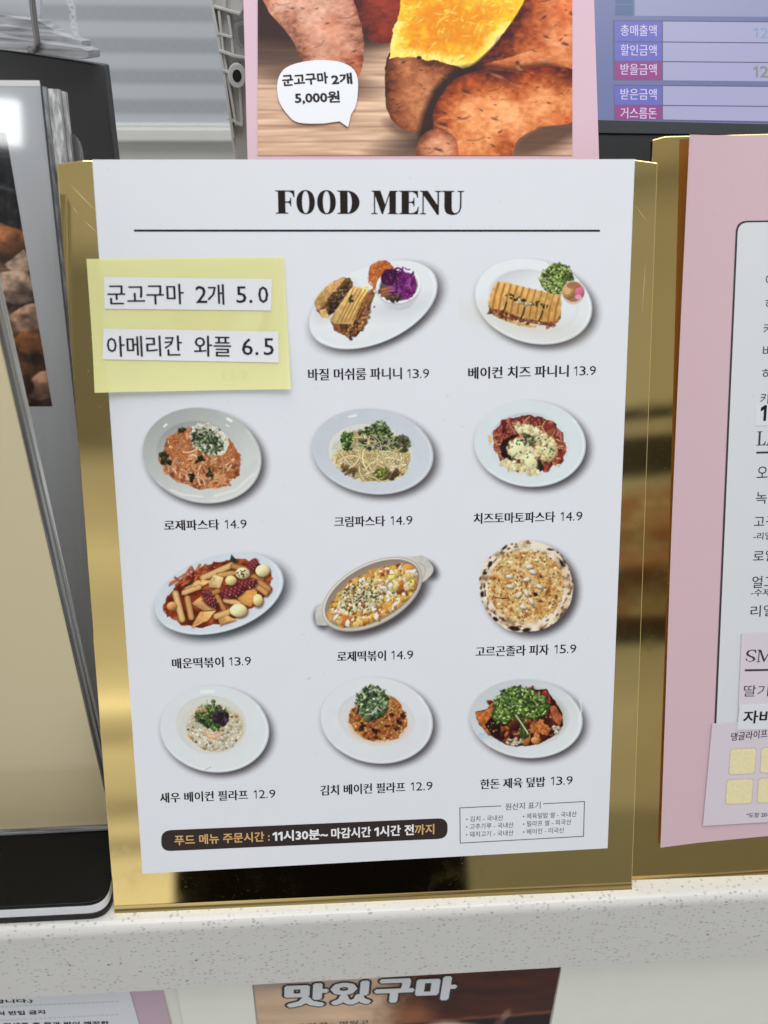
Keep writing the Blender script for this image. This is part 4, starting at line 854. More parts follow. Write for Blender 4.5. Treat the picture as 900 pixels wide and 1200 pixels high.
# ================================================================== PINK DRINKS MENU
def pink_menu():
    PL = RIGHTP.lift(.8)
    e = PL.uv([(803, 160), (1080, 153), (1040, 966), (773, 992)])
    t = thing('menu_sheet', 'pink bordered drinks menu sheet cut off by the right edge', 'menu', PL.at(e[3:4])[0])
    def wf(s, q): return 5.5*np.clip(1-s*4, 0, 1)**1.6*np.clip(1-q*1.9, 0, 1)**1.3*.8+1.0*np.clip(1-s*6, 0, 1)*q
    def wuv(uv):
        A = np.stack([e[1]-e[0], e[3]-e[0]], 1); st = (uv-e[0]) @ np.linalg.inv(A).T
        return wf(np.clip(st[:, 0], 0, 1), np.clip(st[:, 1], 0, 1))
    pk = paper_mat('pink_paper', (.66, .465, .505), .55)
    grid_surface('paper', lambda s, q: PL.at(bilin(e, s, q), wf(s, q)), 41, 41, pk, t)
    # white rounded panel with a thin dark border
    def panel(name, c, r, w, mat):
        cc = PL.uv(c); pts = round_poly(cc, r, 8); ring = []
        for i in range(len(pts)):
            a, b = pts[i], pts[(i+1) % len(pts)]; m = max(1, int(np.linalg.norm(b-a)/6)); ring += [a+(b-a)*j/m for j in range(m)]
        ring = np.array(ring); V = PL.at(ring, wuv(ring)+w)
        return mesh(name, V, [list(range(len(V)))[::-1]], mat, t)
    panel('panel_border', [(862.5, 259), (1040, 256), (1000, 852), (836.2, 866)], [4.6, 4.6, 3, 3], .14, flat_mat('border_ink', ink((58, 50, 58)), .5))
    panel('panel', [(864.6, 261), (1038, 258), (998, 850), (838.6, 864)], [4.2, 4.2, 3, 3], .22, paper_mat('white_panel', (.69, .71, .715), .5))
    TX = flat_mat('drink_ink', ink((52, 50, 54)), .5)
    rows = [('아', (896.5, 334.5), (908, 334.3), 12), ('허', (896, 362.5), (907, 362.2), 12), ('커', (894, 391.5), (906, 391.2), 12), ('바', (893.4, 417.5), (905, 417.2), 12), ('허', (892.3, 444.5), (904, 444.2), 12), ('카', (890.5, 473), (902, 472.7), 12),
            ('오', (886.5, 560), (899, 559.4), 13), ('녹', (885, 590.5), (898, 590), 13.5), ('고구', (883, 618), (909, 617), 12.5), ('로얄', (882, 658), (909, 657), 13), ('얼그', (880.6, 689), (908, 688), 14), ('리얼', (879, 723), (907, 721.5), 13.5)]
    for r in rows: lettering('drink_name', PL, [r], .30, TX, t, bold=.004, wfn=wuv)
    for r in [('-리얼', (882.5, 632.5), (904, 632), 8.4), ('-수제', (879.6, 698.5), (902, 698), 8.6)]: lettering('drink_note', PL, [r], .30, TX, t, bold=.01, wfn=wuv)
    # serif capitals, drawn as outlines
    LT = {'L': [[(0, 0), (.62, 0), (.68, .30), (.63, .30), (.55, .12), (.46, .055), (.27, .055), (.27, .945), (.40, .965), (.40, 1), (0, 1), (0, .965), (.13, .945), (.13, .055), (0, .035)]],
          'A': [[(0, 0), (.26, 0), (.26, .035), (.15, .06), (.22, .30), (.50, .30), (.58, .06), (.48, .035), (.48, 0), (.82, 0), (.82, .035), (.73, .06), (.44, 1), (.38, 1), (.09, .06), (0, .035)], [(.24, .355), (.36, .80), (.485, .355)]],
          'M': [[(0, 0), (.28, 0), (.28, .035), (.17, .06), (.17, .86), (.46, 0), (.52, 0), (.83, .86), (.83, .06), (.74, .035), (.74, 0), (1.08, 0), (1.08, .035), (.97, .06), (.97, .94), (1.08, .965), (1.08, 1), (.82, 1), (.52, .22), (.25, 1), (0, 1), (0, .965), (.11, .94), (.11, .06), (0, .035)]]}
    sp = [(.06, .30), (.10, .13), (.28, .0), (.47, .05), (.56, .22), (.48, .40), (.28, .53), (.18, .66), (.20, .84), (.34, .945), (.46, .90), (.53, .73), (.575, .73), (.55, .96), (.34, 1.01), (.14, .92), (.06, .74), (.10, .55), (.24, .43), (.40, .32), (.44, .18), (.38, .07), (.28, .05), (.17, .10), (.10, .30)]
    LT['S'] = [sp]
    def caps(txt, spans, base, h, w, parent):
        V, F = [], []; k = 0
        for ch, (x0, x1) in zip(txt, spans):
            cu = bpy.data.curves.new('letter_outline', 'CURVE'); cu.dimensions = '2D'; cu.fill_mode = 'BOTH'
            for L in LT[ch]:
                s = cu.splines.new('POLY'); s.points.add(len(L)-1); s.use_cyclic_u = True
                for i, p in enumerate(L): s.points[i].co = (p[0], p[1], 0, 1)
            o = bpy.data.objects.new('letter_outline', cu); COL.objects.link(o)
            me = bpy.data.meshes.new_from_object(o.evaluated_get(bpy.context.evaluated_depsgraph_get()))
            v = np.array([q.co[:2] for q in me.vertices]); f = [list(p.vertices) for p in me.polygons]
            bpy.data.meshes.remove(me); bpy.data.objects.remove(o); bpy.data.curves.remove(cu)
            uv = layout(PL, v, (x0, base), (x1, base-.4), h, (np.array([v[:, 0].min(), 0.]), np.array([v[:, 0].max(), 1.])))
            V.append(PL.at(uv, wuv(uv)+w)); F += [[i+k for i in q] for q in f]; k += len(v)
        return mesh('heading', np.concatenate(V), F, TX, parent)
    caps('LA', [(886, 897), (897, 911)], 522, 16, .30, t)
    def strip(name, c, w0, w1, mat, parent):
        g = PL.uv(c); return sheet(name, PL, g, w0, w1, mat, parent)
    strip('heading_rule', [(886, 529.2), (930, 528.4), (930, 530.6), (886, 531.4)], .28, .31, TX, t)
    pt = strip('price_patch', [(885.5, 476), (930, 475.3), (929, 498), (884, 499)], .26, .40, paper_mat('patch_paper', (.72, .73, .75), .45), t)
    lettering('lettering', PL, [('1', (890.5, 492.5), (896.5, 492.4), 16.5)], .46, BLACK_INK, pt, bold=.03)
    # slip taped over the lower half
    sl_ = thing('menu_slip', 'small pale pink slip headed SM pasted on the pink drinks menu', 'paper slip', PL.at(PL.uv([(865, 855)]), 1)[0])
    strip('slip_paper', [(868.5, 742), (1000, 738), (998, 826), (864.5, 829)], .5, .8, paper_mat('slip_paper', (.70, .62, .675), .5), sl_)
    strip('patch_strip', [(866, 825), (1000, 822), (998, 851), (862.6, 854.3)], .85, 1.05, paper_mat('strip_paper', (.73, .735, .77), .4), sl_)
    caps('SM', [(872.5, 884.5), (885, 905)], 775, 14.5, .88, sl_)
    strip('heading_rule', [(872, 783.6), (930, 782.6), (930, 784.8), (872, 785.8)], .85, .88, TX, sl_)
    lettering('drink_name', PL, [('딸기', (870, 815.5), (899, 815), 13.5)], .88, TX, sl_, bold=-.004)
    lettering('drink_name', PL, [('자바', (869.5, 846.5), (904, 846), 15)], 1.12, BLACK_INK, sl_, bold=.02)
    # loyalty stamp card
    cdp = [(834, 847.5), (1000, 838), (990, 957), (823, 967)]
    sc = thing('stamp_card', 'pale pink loyalty card with empty yellow stamp squares on the pink menu', 'stamp card', PL.at(PL.uv([(823, 967)]), 1)[0])
    strip('card', cdp, .45, .75, paper_mat('card_paper', (.68, .60, .655), .5), sc)
    lettering('lettering', PL, [('댕글라이프', (856, 867.5), (898, 863.5), 10)], .82, BLACK_INK, sc, bold=.012, shear=.08)
    lettering('lettering', PL, [('"도장 20개', (874, 957.5), (903, 956), 6)], .82, BLACK_INK, sc, bold=.01)
    ym, yo = flat_mat('stamp_yellow', ink((222, 212, 170)), .5), flat_mat('stamp_outline', ink((196, 176, 172)), .5)
    for c in ([(854.5, 876.5), (886, 875), (884, 906), (852.5, 907.5)], [(891, 875), (922, 873.5), (920, 904), (889, 905.5)], [(850.5, 912.5), (882.5, 911), (880.5, 941), (848.5, 942)], [(887.5, 911), (919, 909), (917, 939.5), (885.5, 940.5)]):
        q = PL.uv(c); a = sheet('stamp_square', PL, round_poly(q, 1.6), .77, .80, yo, sc); cen = q.mean(0)
        sheet('stamp_fill', PL, round_poly(cen+(q-cen)*.94, 1.5), .81, .83, ym, a)
pink_menu()

# ================================================================== SWEET POTATO SIGN
def wood(P, box, base, dark, sc=(60, 3.2)):
    x0, y0, x1, y1 = box; m = ((P.X >= x0) & (P.X <= x1) & (P.Y >= y0) & (P.Y <= y1)).astype(float)
    n = fbm(P.X/sc[0]+vnoise(P.X/40, P.Y/14, 5)*.5, P.Y/sc[1]+vnoise(P.X/90, P.Y/20, 8)*2.2, 21, 4); n2 = fbm(P.X/90, P.Y/9, 22, 3)
    t = np.clip(1.15*n+.45*n2-.12, 0, 1)[..., None]**.8; P.put(m, np.array(dark)*(1-t)+np.array(base)*t)
def blobshade(P, w, m, pts, amt=.35, light=(-.5, -.8)):
    pass
def potato(P, pts, base, dark, lightc, seed, light=(-.45, -.85), pits=30, rough=.5, reg=None, lim=.75):
    A0 = np.array(pts, float); m0 = len(A0); pts = [tuple(.5*((2*A0[i])+(A0[(i+1) % m0]-A0[i-1])*u+(2*A0[i-1]-5*A0[i]+4*A0[(i+1) % m0]-A0[(i+2) % m0])*u*u+(3*A0[i]-A0[i-1]-3*A0[(i+1) % m0]+A0[(i+2) % m0])*u**3)) for i in range(m0) for u in (0, .25, .5, .75)]
    P.seed = seed; r = P.poly(pts, base, 1.5, wob=1.2, ts=9)
    if not r: return
    w, m, sd = r; x, y = P.X[w], P.Y[w]; A = np.array(pts, float); lo, hi = A.min(0), A.max(0); c = (lo+hi)/2; R = max(hi-lo)/2
    dep = np.clip(-sd/(min(hi-lo)*.32), 0, 1); gy, gx = np.gradient(dep, P.st); gl = np.hypot(gx, gy)+1e-6
    nrm = (gx*-light[0]+gy*-light[1])/gl*(1-dep)                                  # light on the rounded rim
    L = .44+.5*np.clip(dep*1.3, 0, 1)-.52*nrm+.34*((x-c[0])/R*light[0]+(y-c[1])/R*light[1])
    n = fbm(x/22, y/17, seed, 5); n2 = fbm(x/5.5, y/3.6, seed+9, 4); n3 = fbm(x/40+9, y/40, seed+4, 3)
    L = np.clip(L+1.25*rough*(n-.5)+rough*.95*(n2-.5)+rough*.8*(n3-.5), 0, 1.4)[..., None]
    C = np.where(L < .6, np.array(dark, float)+(np.array(base, float)-dark)*(L/.6), np.array(base, float)+(np.array(lightc, float)-base)*np.clip((L-.6)/.6, 0, 1))
    red = np.clip((n3-.5)*2.2+.25*((x-c[0])/R), 0, .5)[..., None]; C = C*(1-red*np.array([.02, .30, .42]))
    C = (C-96)*1.16+88
    P.put(m, np.clip(C, 0, 255), w)
    for _ in range(pits//2):                               # wrinkles of the skin
        px, py = P.r.uniform(lo[0], hi[0]), P.r.uniform(lo[1], hi[1]); a = P.r.uniform(-.9, .5); Lw = P.r.uniform(6, 20); i, j = int(py/P.st)-w[0].start, int(px/P.st)-w[1].start
        if not (0 <= i < m.shape[0] and 0 <= j < m.shape[1]) or sd[i, j] > -Lw*.6: continue
        q_ = [(px+t*Lw*math.cos(a)+2*math.sin(t*5), py+t*Lw*math.sin(a)+1.5*math.cos(t*4)) for t in (-.5, -.2, .1, .5)]
        P.line(q_, 1.5, np.array(dark)*1.1, None, .45, 4); P.line([(u, v+1.6) for u, v in q_], 1.3, np.array(lightc), None, .35, 4)
    k = 0
    for _ in range(pits*6):
        if k >= pits: break
        px, py = P.r.uniform(lo[0], hi[0]), P.r.uniform(lo[1], hi[1]); i, j = int(py/P.st), int(px/P.st)
        if not (0 <= i < P.ny and 0 <= j < P.nx): continue
        wi, wj = i-w[0].start, j-w[1].start
        if not (0 <= wi < m.shape[0] and 0 <= wj < m.shape[1]) or sd[wi, wj] > -3: continue
        k += 1; a = .8+2.6*P.r.random()**2.5; t = P.r.uniform(-40, 40)
        P.ell(px, py+.8, a, a*.45, t, np.array(dark)*.8, 3, .5, .6); P.ell(px, py-a*.6, a*1.2, a*.35, t, np.array(lightc), 4, .4, .3)
def sweet_potato_sign():
    o = CAM_MM*0; p0 = Plane((0, 122, 0), (1, 0, 0), (0, 0, 1)); pt = p0.at(p0.uv([(500, 187)]))[0]
    PL = lean(pt, 32.5)
    c = PL.uv([(288, 0), (699.5, 0), (702.5, 200), (290.5, 200)])
    top = 112.0; L, R = c[3][0], c[2][0]; bot = c[3][1]-26
    t = thing('tabletop_sign', 'pink sign with a sweet potato photo standing behind the food menu', 'sign', (pt[0], 128, 0))
    pk = paper_mat('pink_board', (.66, .455, .53), .5)
    sheet('board', PL, [(L, bot), (R, bot), (R, top), (L, top)], -3, 0, pk, t)
    # easel leg down to the counter
    q = PL.at([((L+R)/2-30, 0), ((L+R)/2+30, 0), ((L+R)/2+30, 40), ((L+R)/2-30, 40)], -3.2)
    prof = [(q[0][1], q[0][2]), (q[2][1], q[2][2]), (q[2][1]+3, q[2][2]), (175, 0.6), (q[0][1]+8, 0.6), (q[0][1]+3, q[0][2]-10)]
    prism('easel_leg', [(q[0][1], q[0][2]), (q[2][1], q[2][2]), (q[2][1]+30, .6), (q[0][1]+10, .6)], (L+R)/2+pt[0]-30, (L+R)/2+pt[0]+30, flat_mat('grey_board', (.3, .3, .3)), t)
    P = Print(302, -45, 369, 228, 1.0, 2.0, (190, 160, 135), seed=31)
    T = lambda pts: [(x-302, y+45) for x, y in pts]
    wood(P, (0, 0, 400, 300), (224, 190, 164), (148, 112, 88))
    m = sm(20, 0, P.Y-45-38-8*np.sin(P.X/60)); P.put(m*.9, (52, 24, 18)); P.put(sm(130, 60, np.hypot((P.X-30)*.8, (P.Y-70)*1.5))*.75, (40, 22, 18))
    for y, a in ((88, .35), (103, .5), (131, .4), (149, .5), (166, .45), (60, .35), (74, .4)):
        P.line([(0, y+45+2*math.sin(y)), (90, y+45), (200, y+44), (369, y+47)], 1.8, (112, 80, 62), None, a, 5)
    potato(P, T([(420, -45), (500, -45), (490, 10), (470, 45), (440, 50), (425, 36), (412, 10)]), (104, 42, 30), (40, 16, 14), (150, 70, 52), 41, pits=8)
    P.put(np.clip(P.emask(150, 92, 46, 14, 20), 0, 1)*0, (0, 0, 0))
    P.ell(*T([(385, 98)])[0], 52, 12, 8, (60, 38, 30), 26, al=.7)
    potato(P, T([(300, -45), (395, -45), (410, -10), (420, 20), (426, 46), (425, 72), (418, 94), (400, 98), (372, 88), (354, 72), (346, 52), (330, 30), (312, 8)]), (178, 126, 104), (86, 46, 36), (222, 184, 166), 42, pits=30, rough=.55)
    P.ell(*T([(530, 158)])[0], 80, 20, -16, (46, 30, 24), 40, al=.85); P.ell(*T([(470, 150)])[0], 20, 8, 20, (80, 54, 42), 14, al=.6)
    P.ell(*T([(640, 160)])[0], 66, 18, -24, (72, 46, 34), 34, al=.8)
    # split roasted potato: bright flesh above, skin below
    potato(P, T([(457, 62), (500, 66), (545, 74), (566, 70), (562, 90), (540, 104), (524, 124), (506, 146), (488, 154), (466, 148), (454, 130), (451, 104)]), (134, 78, 50), (40, 20, 14), (190, 130, 92), 43, pits=22, light=(-.9, -.4))
    fl = T([(474, -45), (640, -45), (624, -8), (606, 20), (584, 46), (562, 76), (545, 80), (520, 72), (498, 70), (472, 66), (456, 70), (459, 44), (468, 14)])
    P.seed = 44; w, mm, sd = P.poly(fl, (240, 192, 40), 2, wob=3, ts=10)
    x, y = P.X[w], P.Y[w]; n = fbm(x/13, y/11, 51, 5); n2 = fbm(x/3.6, y/4.6, 52, 3)
    base = np.array([243, 198, 44.]); org = np.array([222, 132, 12.]); pale = np.array([252, 234, 140.])
    h = np.clip(1.3-np.hypot((x-220)/64, (y-76)/50), 0, 1)*1.05+1.5*(n-.5)+.8*(n2-.5); C = base+(org-base)*np.clip(h, 0, 1)[..., None]
    rim = sm(-16, -2, sd)*(y > 70); C = C+(pale-C)*np.clip(rim*.85+1.5*(n2-.56), 0, 1)[..., None]; C = C*(1-.5*np.clip(n2*.9-n*.2-.42, 0, .5))[..., None]
    P.put(mm, np.clip(C, 0, 255), w)
    for _ in range(420):
        px, py = P.r.uniform(150, 330), P.r.uniform(0, 118); i, j = int(py/P.st)-w[0].start, int(px/P.st)-w[1].start
        if 0 <= i < mm.shape[0] and 0 <= j < mm.shape[1] and sd[i, j] < -4: P.ell(px, py, P.r.uniform(1, 4), P.r.uniform(.5, 1.3), P.r.uniform(-80, 30), P.r.choice([(254, 230, 110), (250, 238, 160), (204, 122, 10), (228, 150, 18), (216, 136, 12)]), 3, .6, .55)
    P.ell(*T([(491, 68)])[0], 3, 2, 0, (40, 22, 16)); P.line(T([(560, 78), (590, 46), (616, 8)]), 7, (96, 50, 26), None, .8, 5)
    P.line(T([(556, 82), (590, 54), (612, 20), (628, -10)]), 12, (56, 24, 14), None, .9, 8)
    potato(P, T([(720, -45), (640, -45), (612, 8), (590, 40), (566, 76), (600, 92), (640, 110), (672, 140), (720, 140)]), (170, 92, 52), (70, 24, 14), (228, 164, 120), 45, pits=26)
    P.line(T([(560, 86), (536, 90), (516, 110), (505, 136), (500, 156)]), 20, (30, 13, 9), None, .9, 16); P.line(T([(566, 80), (600, 84), (640, 78), (680, 90)]), 11, (60, 22, 14), None, .7, 11)
    potato(P, T([(566, 82), (536, 92), (518, 110), (507, 134), (508, 150), (497, 166), (494, 192), (590, 200), (604, 168), (630, 150), (676, 140), (690, 90), (640, 78), (600, 84)]), (174, 96, 52), (76, 26, 12), (234, 170, 122), 46, pits=30)
    potato(P, T([(508, 152), (496, 158), (489, 172), (490, 192), (530, 196), (536, 168), (522, 154)]), (178, 118, 88), (110, 62, 44), (220, 170, 138), 47, pits=8)
    for x, y, a, b in ((518, 146, 8, 5), (582, 86, 9, 5), (546, 108, 5, 4), (608, 78, 5, 5), (640, 44, 4, 3), (626, 60, 3, 2), (580, 140, 4, 3), (662, 52, 5, 4), (514, 176, 6, 4), (606, 74, 3, 6)): P.ell(*T([(x, y)])[0], a*.8, b*.42, 20, (66, 30, 18), 4, .5, .8); P.ell(*T([(x+1, y+b*.7)])[0], a*.9, b*.3, 20, (226, 170, 130), 4, .4, .45)
    P.soft = 1; pic = P.build('picture', PL, .25, t, 'photo of roasted sweet potatoes on a wooden table')
    # speech bubble
    bp = [(345, 75), (370, 70.5), (395, 72), (412, 79), (419, 92), (419, 112), (416, 126), (411, 135), (408, 149), (398, 142), (380, 144.5), (350, 143.5), (337, 134), (327, 118), (325, 98), (331, 83)]
    def smooth(pts, keep, n=5):
        pts = [np.array(p, float) for p in pts]; out = []; m = len(pts)
        for i in range(m):
            if i in keep: out.append(pts[i]); continue
            a, b, cc, d = pts[(i-1) % m], pts[i], pts[(i+1) % m], pts[(i+2) % m]
            for k in range(n):
                s = k/n; out.append(.5*((2*b)+(cc-a)*s+(2*a-5*b+4*cc-d)*s*s+(3*b-a-3*cc+d)*s**3))
        return np.array(out)
    bub = pxsheet('speech_bubble', PL, smooth(bp, (7, 8, 9)), .5, 1.1, paper_mat('bubble_white', PAPER, .45), t)
    lettering('lettering', PL, [('군고구마', (332, 102.5), (384.5, 99), 13), ('2개', (389.5, 101), (412.5, 99.5), 12.5)], 1.16, BLACK_INK, bub, bold=.04)
    lettering('lettering', PL, [('5,000원', (346.5, 123.5), (398, 122), 14)], 1.16, BLACK_INK, bub, bold=.034)
sweet_potato_sign()

# ================================================================== LOWER POSTERS ON THE COUNTER FRONT
def lower():
    q = LOWER.uv([(153, 1160), (163, 1200)]); d = (q[1]-q[0])/np.linalg.norm(q[1]-q[0])
    L = lambda px, y: LOWER.uv([(px, y)])[0]
    def down(p, q2, ext=90):
        a, b = LOWER.uv([p, q2]); e = (b-a)/np.linalg.norm(b-a); return a-e*14, a+e*ext
    a0, a1 = down((152.5, 1160), (164, 1200)); b0, b1 = down((190, 1158), (201, 1200))
    t = thing('notice_poster', 'white house rules poster with a pink border below the counter', 'poster', LOWER.at([a1])[0])
    sheet('border', LOWER, [b0, b1, b1-[170, 0], b0-[170, 0]], .4, .8, paper_mat('pink_border', (.58, .42, .49), .5), t)
    pg = sheet('page', LOWER, [a0, a1, a1-[150, 0], a0-[150, 0]], .9, 1.2, paper_mat('notice_page', (.76, .77, .79), .5), t)
    runs = [('합니다.)', (-5, 1173.6), (39, 1172.4), 8.4), ('식 반입 금지', (-2, 1187), (53.5, 1185.4), 8.4), ('를 정세준 후 몸과 발이 깨끗한', (-8, 1201), (128, 1198.4), 8.6)]
    for r in runs: lettering('lettering', LOWER, [r], 1.3, BLACK_INK, pg, bold=.03)
    dm = flat_mat('dash_ink', ink((196, 198, 204)), .5)
    for y0, y1, x1 in ((1177.5, 1171.4, 136), (1193.5, 1186.6, 140)):
        V, F = [], []
        for i in range(26):
            x = -4+i*5.6
            if x > x1: break
            y = y0+(y1-y0)*(x/x1); k = len(V); V += list(LOWER.at(LOWER.uv([(x, y), (x+3.4, y-.12), (x+3.4, y-1.1), (x, y-1.0)]), 1.3)); F.append([k, k+1, k+2, k+3])
        mesh('dashed_line', V, F, dm, pg)
    # central poster
    c0, c1 = down((298, 1155), (303.5, 1200)); d0, d1 = down((654.5, 1138), (642.5, 1200))
    t = thing('sweet_potato_poster', 'brown sweet potato poster with white block lettering below the counter', 'poster', LOWER.at([(c1+d1)/2])[0])
    P = Print(286, 1120, 380, 130, 1.0, 1.3, (200, 170, 140), seed=61)
    n = fbm(P.X/60, P.Y/10, 4, 4); n2 = fbm(P.X/14, P.Y/9, 5, 4)
    x, y = P.X+286, P.Y+1120
    lightc = np.array([208, 178, 150.])*(0.86+.26*n)[..., None]; dark = np.array([64, 26, 14.])*(.6+.9*n)[..., None]
    top = np.array([168, 150, 140.])*(.9+.2*n)[..., None]
    f = sm(430, 500, x+(n2-.5)*30)[..., None]; C = lightc*(1-f)+dark*f
    g = (sm(1168, 1150, y)*sm(440, 400, x))[..., None]; C = C*(1-g)+top*g
    bl = (sm(34, 0, np.hypot((x-486)*.8, (y-1188)*1.2))*.9)[..., None]; C = C*(1-bl)+np.array([150, 92, 58.])*bl
    diag = np.clip(1.4-np.abs(y-(1194-(x-500)*.075+3*n2))/2.2, 0, 1)*(x > 488)*.75; C = C*(1-diag[..., None])+np.array([128, 74, 54.])*diag[..., None]
    low = sm(0, 3, y-(1195-(x-500)*.07))*(x > 470); C = C*(1-.6*low[..., None])
    P.put(np.ones(P.X.shape), C)
    P.ell(236, 90, 44, 14, -3, (196, 172, 152), 6, .3); P.ell(306, 68, 9, 4, -50, (150, 120, 120), 4, .5, .7); P.ell(298, 80, 6, 8, 30, (120, 90, 90), 5, .5, .6)
    # keep the print inside the poster's own outline
    def inside(p):
        uv = LOWER.uv(p.reshape(-1, 2)); ty = (uv[:, 1]-c0[1])/(c1[1]-c0[1]); xl = c0[0]+(c1[0]-c0[0])*ty; ty = (uv[:, 1]-d0[1])/(d1[1]-d0[1]); xr = d0[0]+(d1[0]-d0[0])*ty
        return ((uv[:, 0] >= xl) & (uv[:, 0] <= xr))
    P.cov *= inside(np.stack([x.ravel(), y.ravel()], 1)).reshape(P.X.shape)
    sheet('page', LOWER, [c0, c1, d1, d0], .4, .8, paper_mat('poster_page', (.3, .22, .16), .5), t)
    P.build('picture', LOWER, .85, t, thr=.5)
    # block letters with a dark outline
    for nm, b, mt, w in (('lettering_outline', .105, flat_mat('outline_ink', ink((34, 26, 24)), .5), 1.0), ('lettering', .055, paper_mat('block_white', (.72, .73, .74), .5, False), 1.12)):
        V, F = [], []; k = 0
        for ch, x0, x1 in (('맛', 334, 383), ('있', 387, 434), ('구', 438, 483), ('마', 486, 532)):
            v, f_ = glyphs(ch, 0.0); lo, hi = v.min(0), v.max(0)
            yb = 1177-(x0-335)*.05; frame = (lo, hi)
            for j, (dx, dy) in enumerate(heavy(b)):
                uv = layout(LOWER, v+np.array([dx, dy]), (x0+2, yb), (x1-2, yb-1.6), 42, frame); V.append(LOWER.at(uv, w+.005*j)); F += [[i+k for i in q_] for q_ in f_]; k += len(v)
        mesh(nm, np.concatenate(V), F, mt, t)
    lettering('lettering', LOWER, [('따끈따끈~', (334, 1203), (393, 1199.6), 7.5), ('맛있고', (398, 1199.4), (432, 1197.4), 7.5)], 1.0, BLACK_INK, t, bold=.01)
    # plain cream boards either side
    cm = flat_mat('cream_board', (.86, .85, .75), .3, .45, .02, 50)
    e0, e1 = down((208, 1158), (216, 1200)); f0, f1 = down((296, 1155), (301, 1200))
    t = thing('cream_board', 'narrow cream board between the rules poster and the brown poster', 'board', LOWER.at([e1])[0]); sheet('board', LOWER, [e0, e1, f1, f0], .3, 1.4, cm, t)
    g0, g1 = down((656, 1138), (645, 1200)); h = LOWER.uv([(1010, 1110)])[0]
    t = thing('cream_board', 'wide cream board to the right of the brown poster', 'board', LOWER.at([g1])[0]); sheet('board', LOWER, [g0, g1, (h[0], g1[1]-6), (h[0], g0[1]-2)], .3, 1.4, cm, t)
lower()

# ================================================================== LEFT: CLEAR SIGN HOLDER ON A BLACK BASE
CLEAR = clear_mat('clear_acrylic'); EDGE = edge_mat('acrylic_edge')
def front_holder():
    t = thing('sign_holder', 'clear sign holder with a cream card on a black base', 'sign holder', (-170, 12, 0))
    bk = flat_mat('black_base', (.008, .008, .009), .3, .25, .05, 900); wb = flat_mat('white_band', (.82, .82, .86), .3)
    dust = M('black_top'); dust.set(Roughness=.35, Specular_IOR_Level=.14)
    dust.l(dust.mix(dust.ramp(dust.noise(1800, 2), [(.70, (0, 0, 0)), (.78, (.5, .5, .5))]), (.006, .0055, .005), (.07, .066, .06)), dust.b.inputs['Base Color'])
    def slab(name, z0, z1, grow, mat, r=9):
        x1, y0 = -118.9+grow, -9.0-grow
        pts = round_poly([(-250, y0), (x1, y0), (x1, 46), (-250, 46)], [0, r, 3, 0], 8)
        n = len(pts); v = [(p[0], p[1], z1-TILT*p[0]) for p in pts]+[(p[0], p[1], z0-TILT*p[0]) for p in pts]
        o = mesh(name, v, [list(range(n)), list(range(2*n-1, n-1, -1))]+[[i, n+i, n+(i+1) % n, (i+1) % n] for i in range(n)], mat, t); fix(o); add_bevel(o, .6, 2); return o
    slab('base', .1, 3.4, 0, bk); slab('base_band', 3.5, 8.9, -.3, wb); slab('base_top', 9.0, 11.0, -.2, dust.m)
    Yc = 32.0
    PLc = Plane((0, Yc, 0), (1, 0, 0), (0, 0, 1)); a, b = PLc.uv([(2, 412), (125.5, 942)]); e = (a-b)/np.linalg.norm(a-b)
    z0 = 13.4
    b = b+e*((z0-b[1])/e[1]); top = b+e*300
    def plate_(name, y0, y1, inset, mat, zz=z0, zt=0, label=None):
        p = [(-260, zz), (b[0]+inset, zz), (top[0]+inset, top[1]+zt), (-260, top[1]+zt)]
        v = [(x, y0, z) for x, z in p]+[(x, y1, z) for x, z in p]
        o = mesh(name, v, [[0, 1, 2, 3], [7, 6, 5, 4]]+[[i, 4+i, 4+(i+1) % 4, (i+1) % 4] for i in range(4)], mat, t, label); fix(o); return o
    k = M('cream_card'); k.set(Roughness=.4, Specular_IOR_Level=.4); cc = np.array([.84, .70, .43])
    k.l(k.mix(.2, cc, k.ramp(k.noise(20, 2), [(.3, cc*.93), (.7, cc*1.04)])), k.b.inputs['Base Color'])
    plate_('card', Yc+.1, Yc+.8, 0, k.m, z0+1)
    plate_('acrylic_sheet', Yc-1.6, Yc-.1, .35, CLEAR)
    for i, (y0, y1, ins, m_) in enumerate(((33.0, 35.2, .3, edge_mat('edge_dark', (.05, .05, .055), (.16, .16, .17))), (35.6, 38.6, .8, edge_mat('edge_mid', (.22, .225, .23), (.42, .43, .44))), (39.0, 40.2, .5, edge_mat('edge_dim', (.05, .05, .055), (.14, .14, .15))), (40.4, 43.8, 1.0, EDGE))):
        plate_('back_sheet', y0, y1, ins, m_)
    box('rail', (-250, 29.6, 11.4-TILT*-122), (b[0]-1.0, 32.0, 13.2-TILT*-122), edge_mat('rail_edge', (.03, .03, .035), (.35, .36, .38), (30, 900, 900)), t, .3)
front_holder()

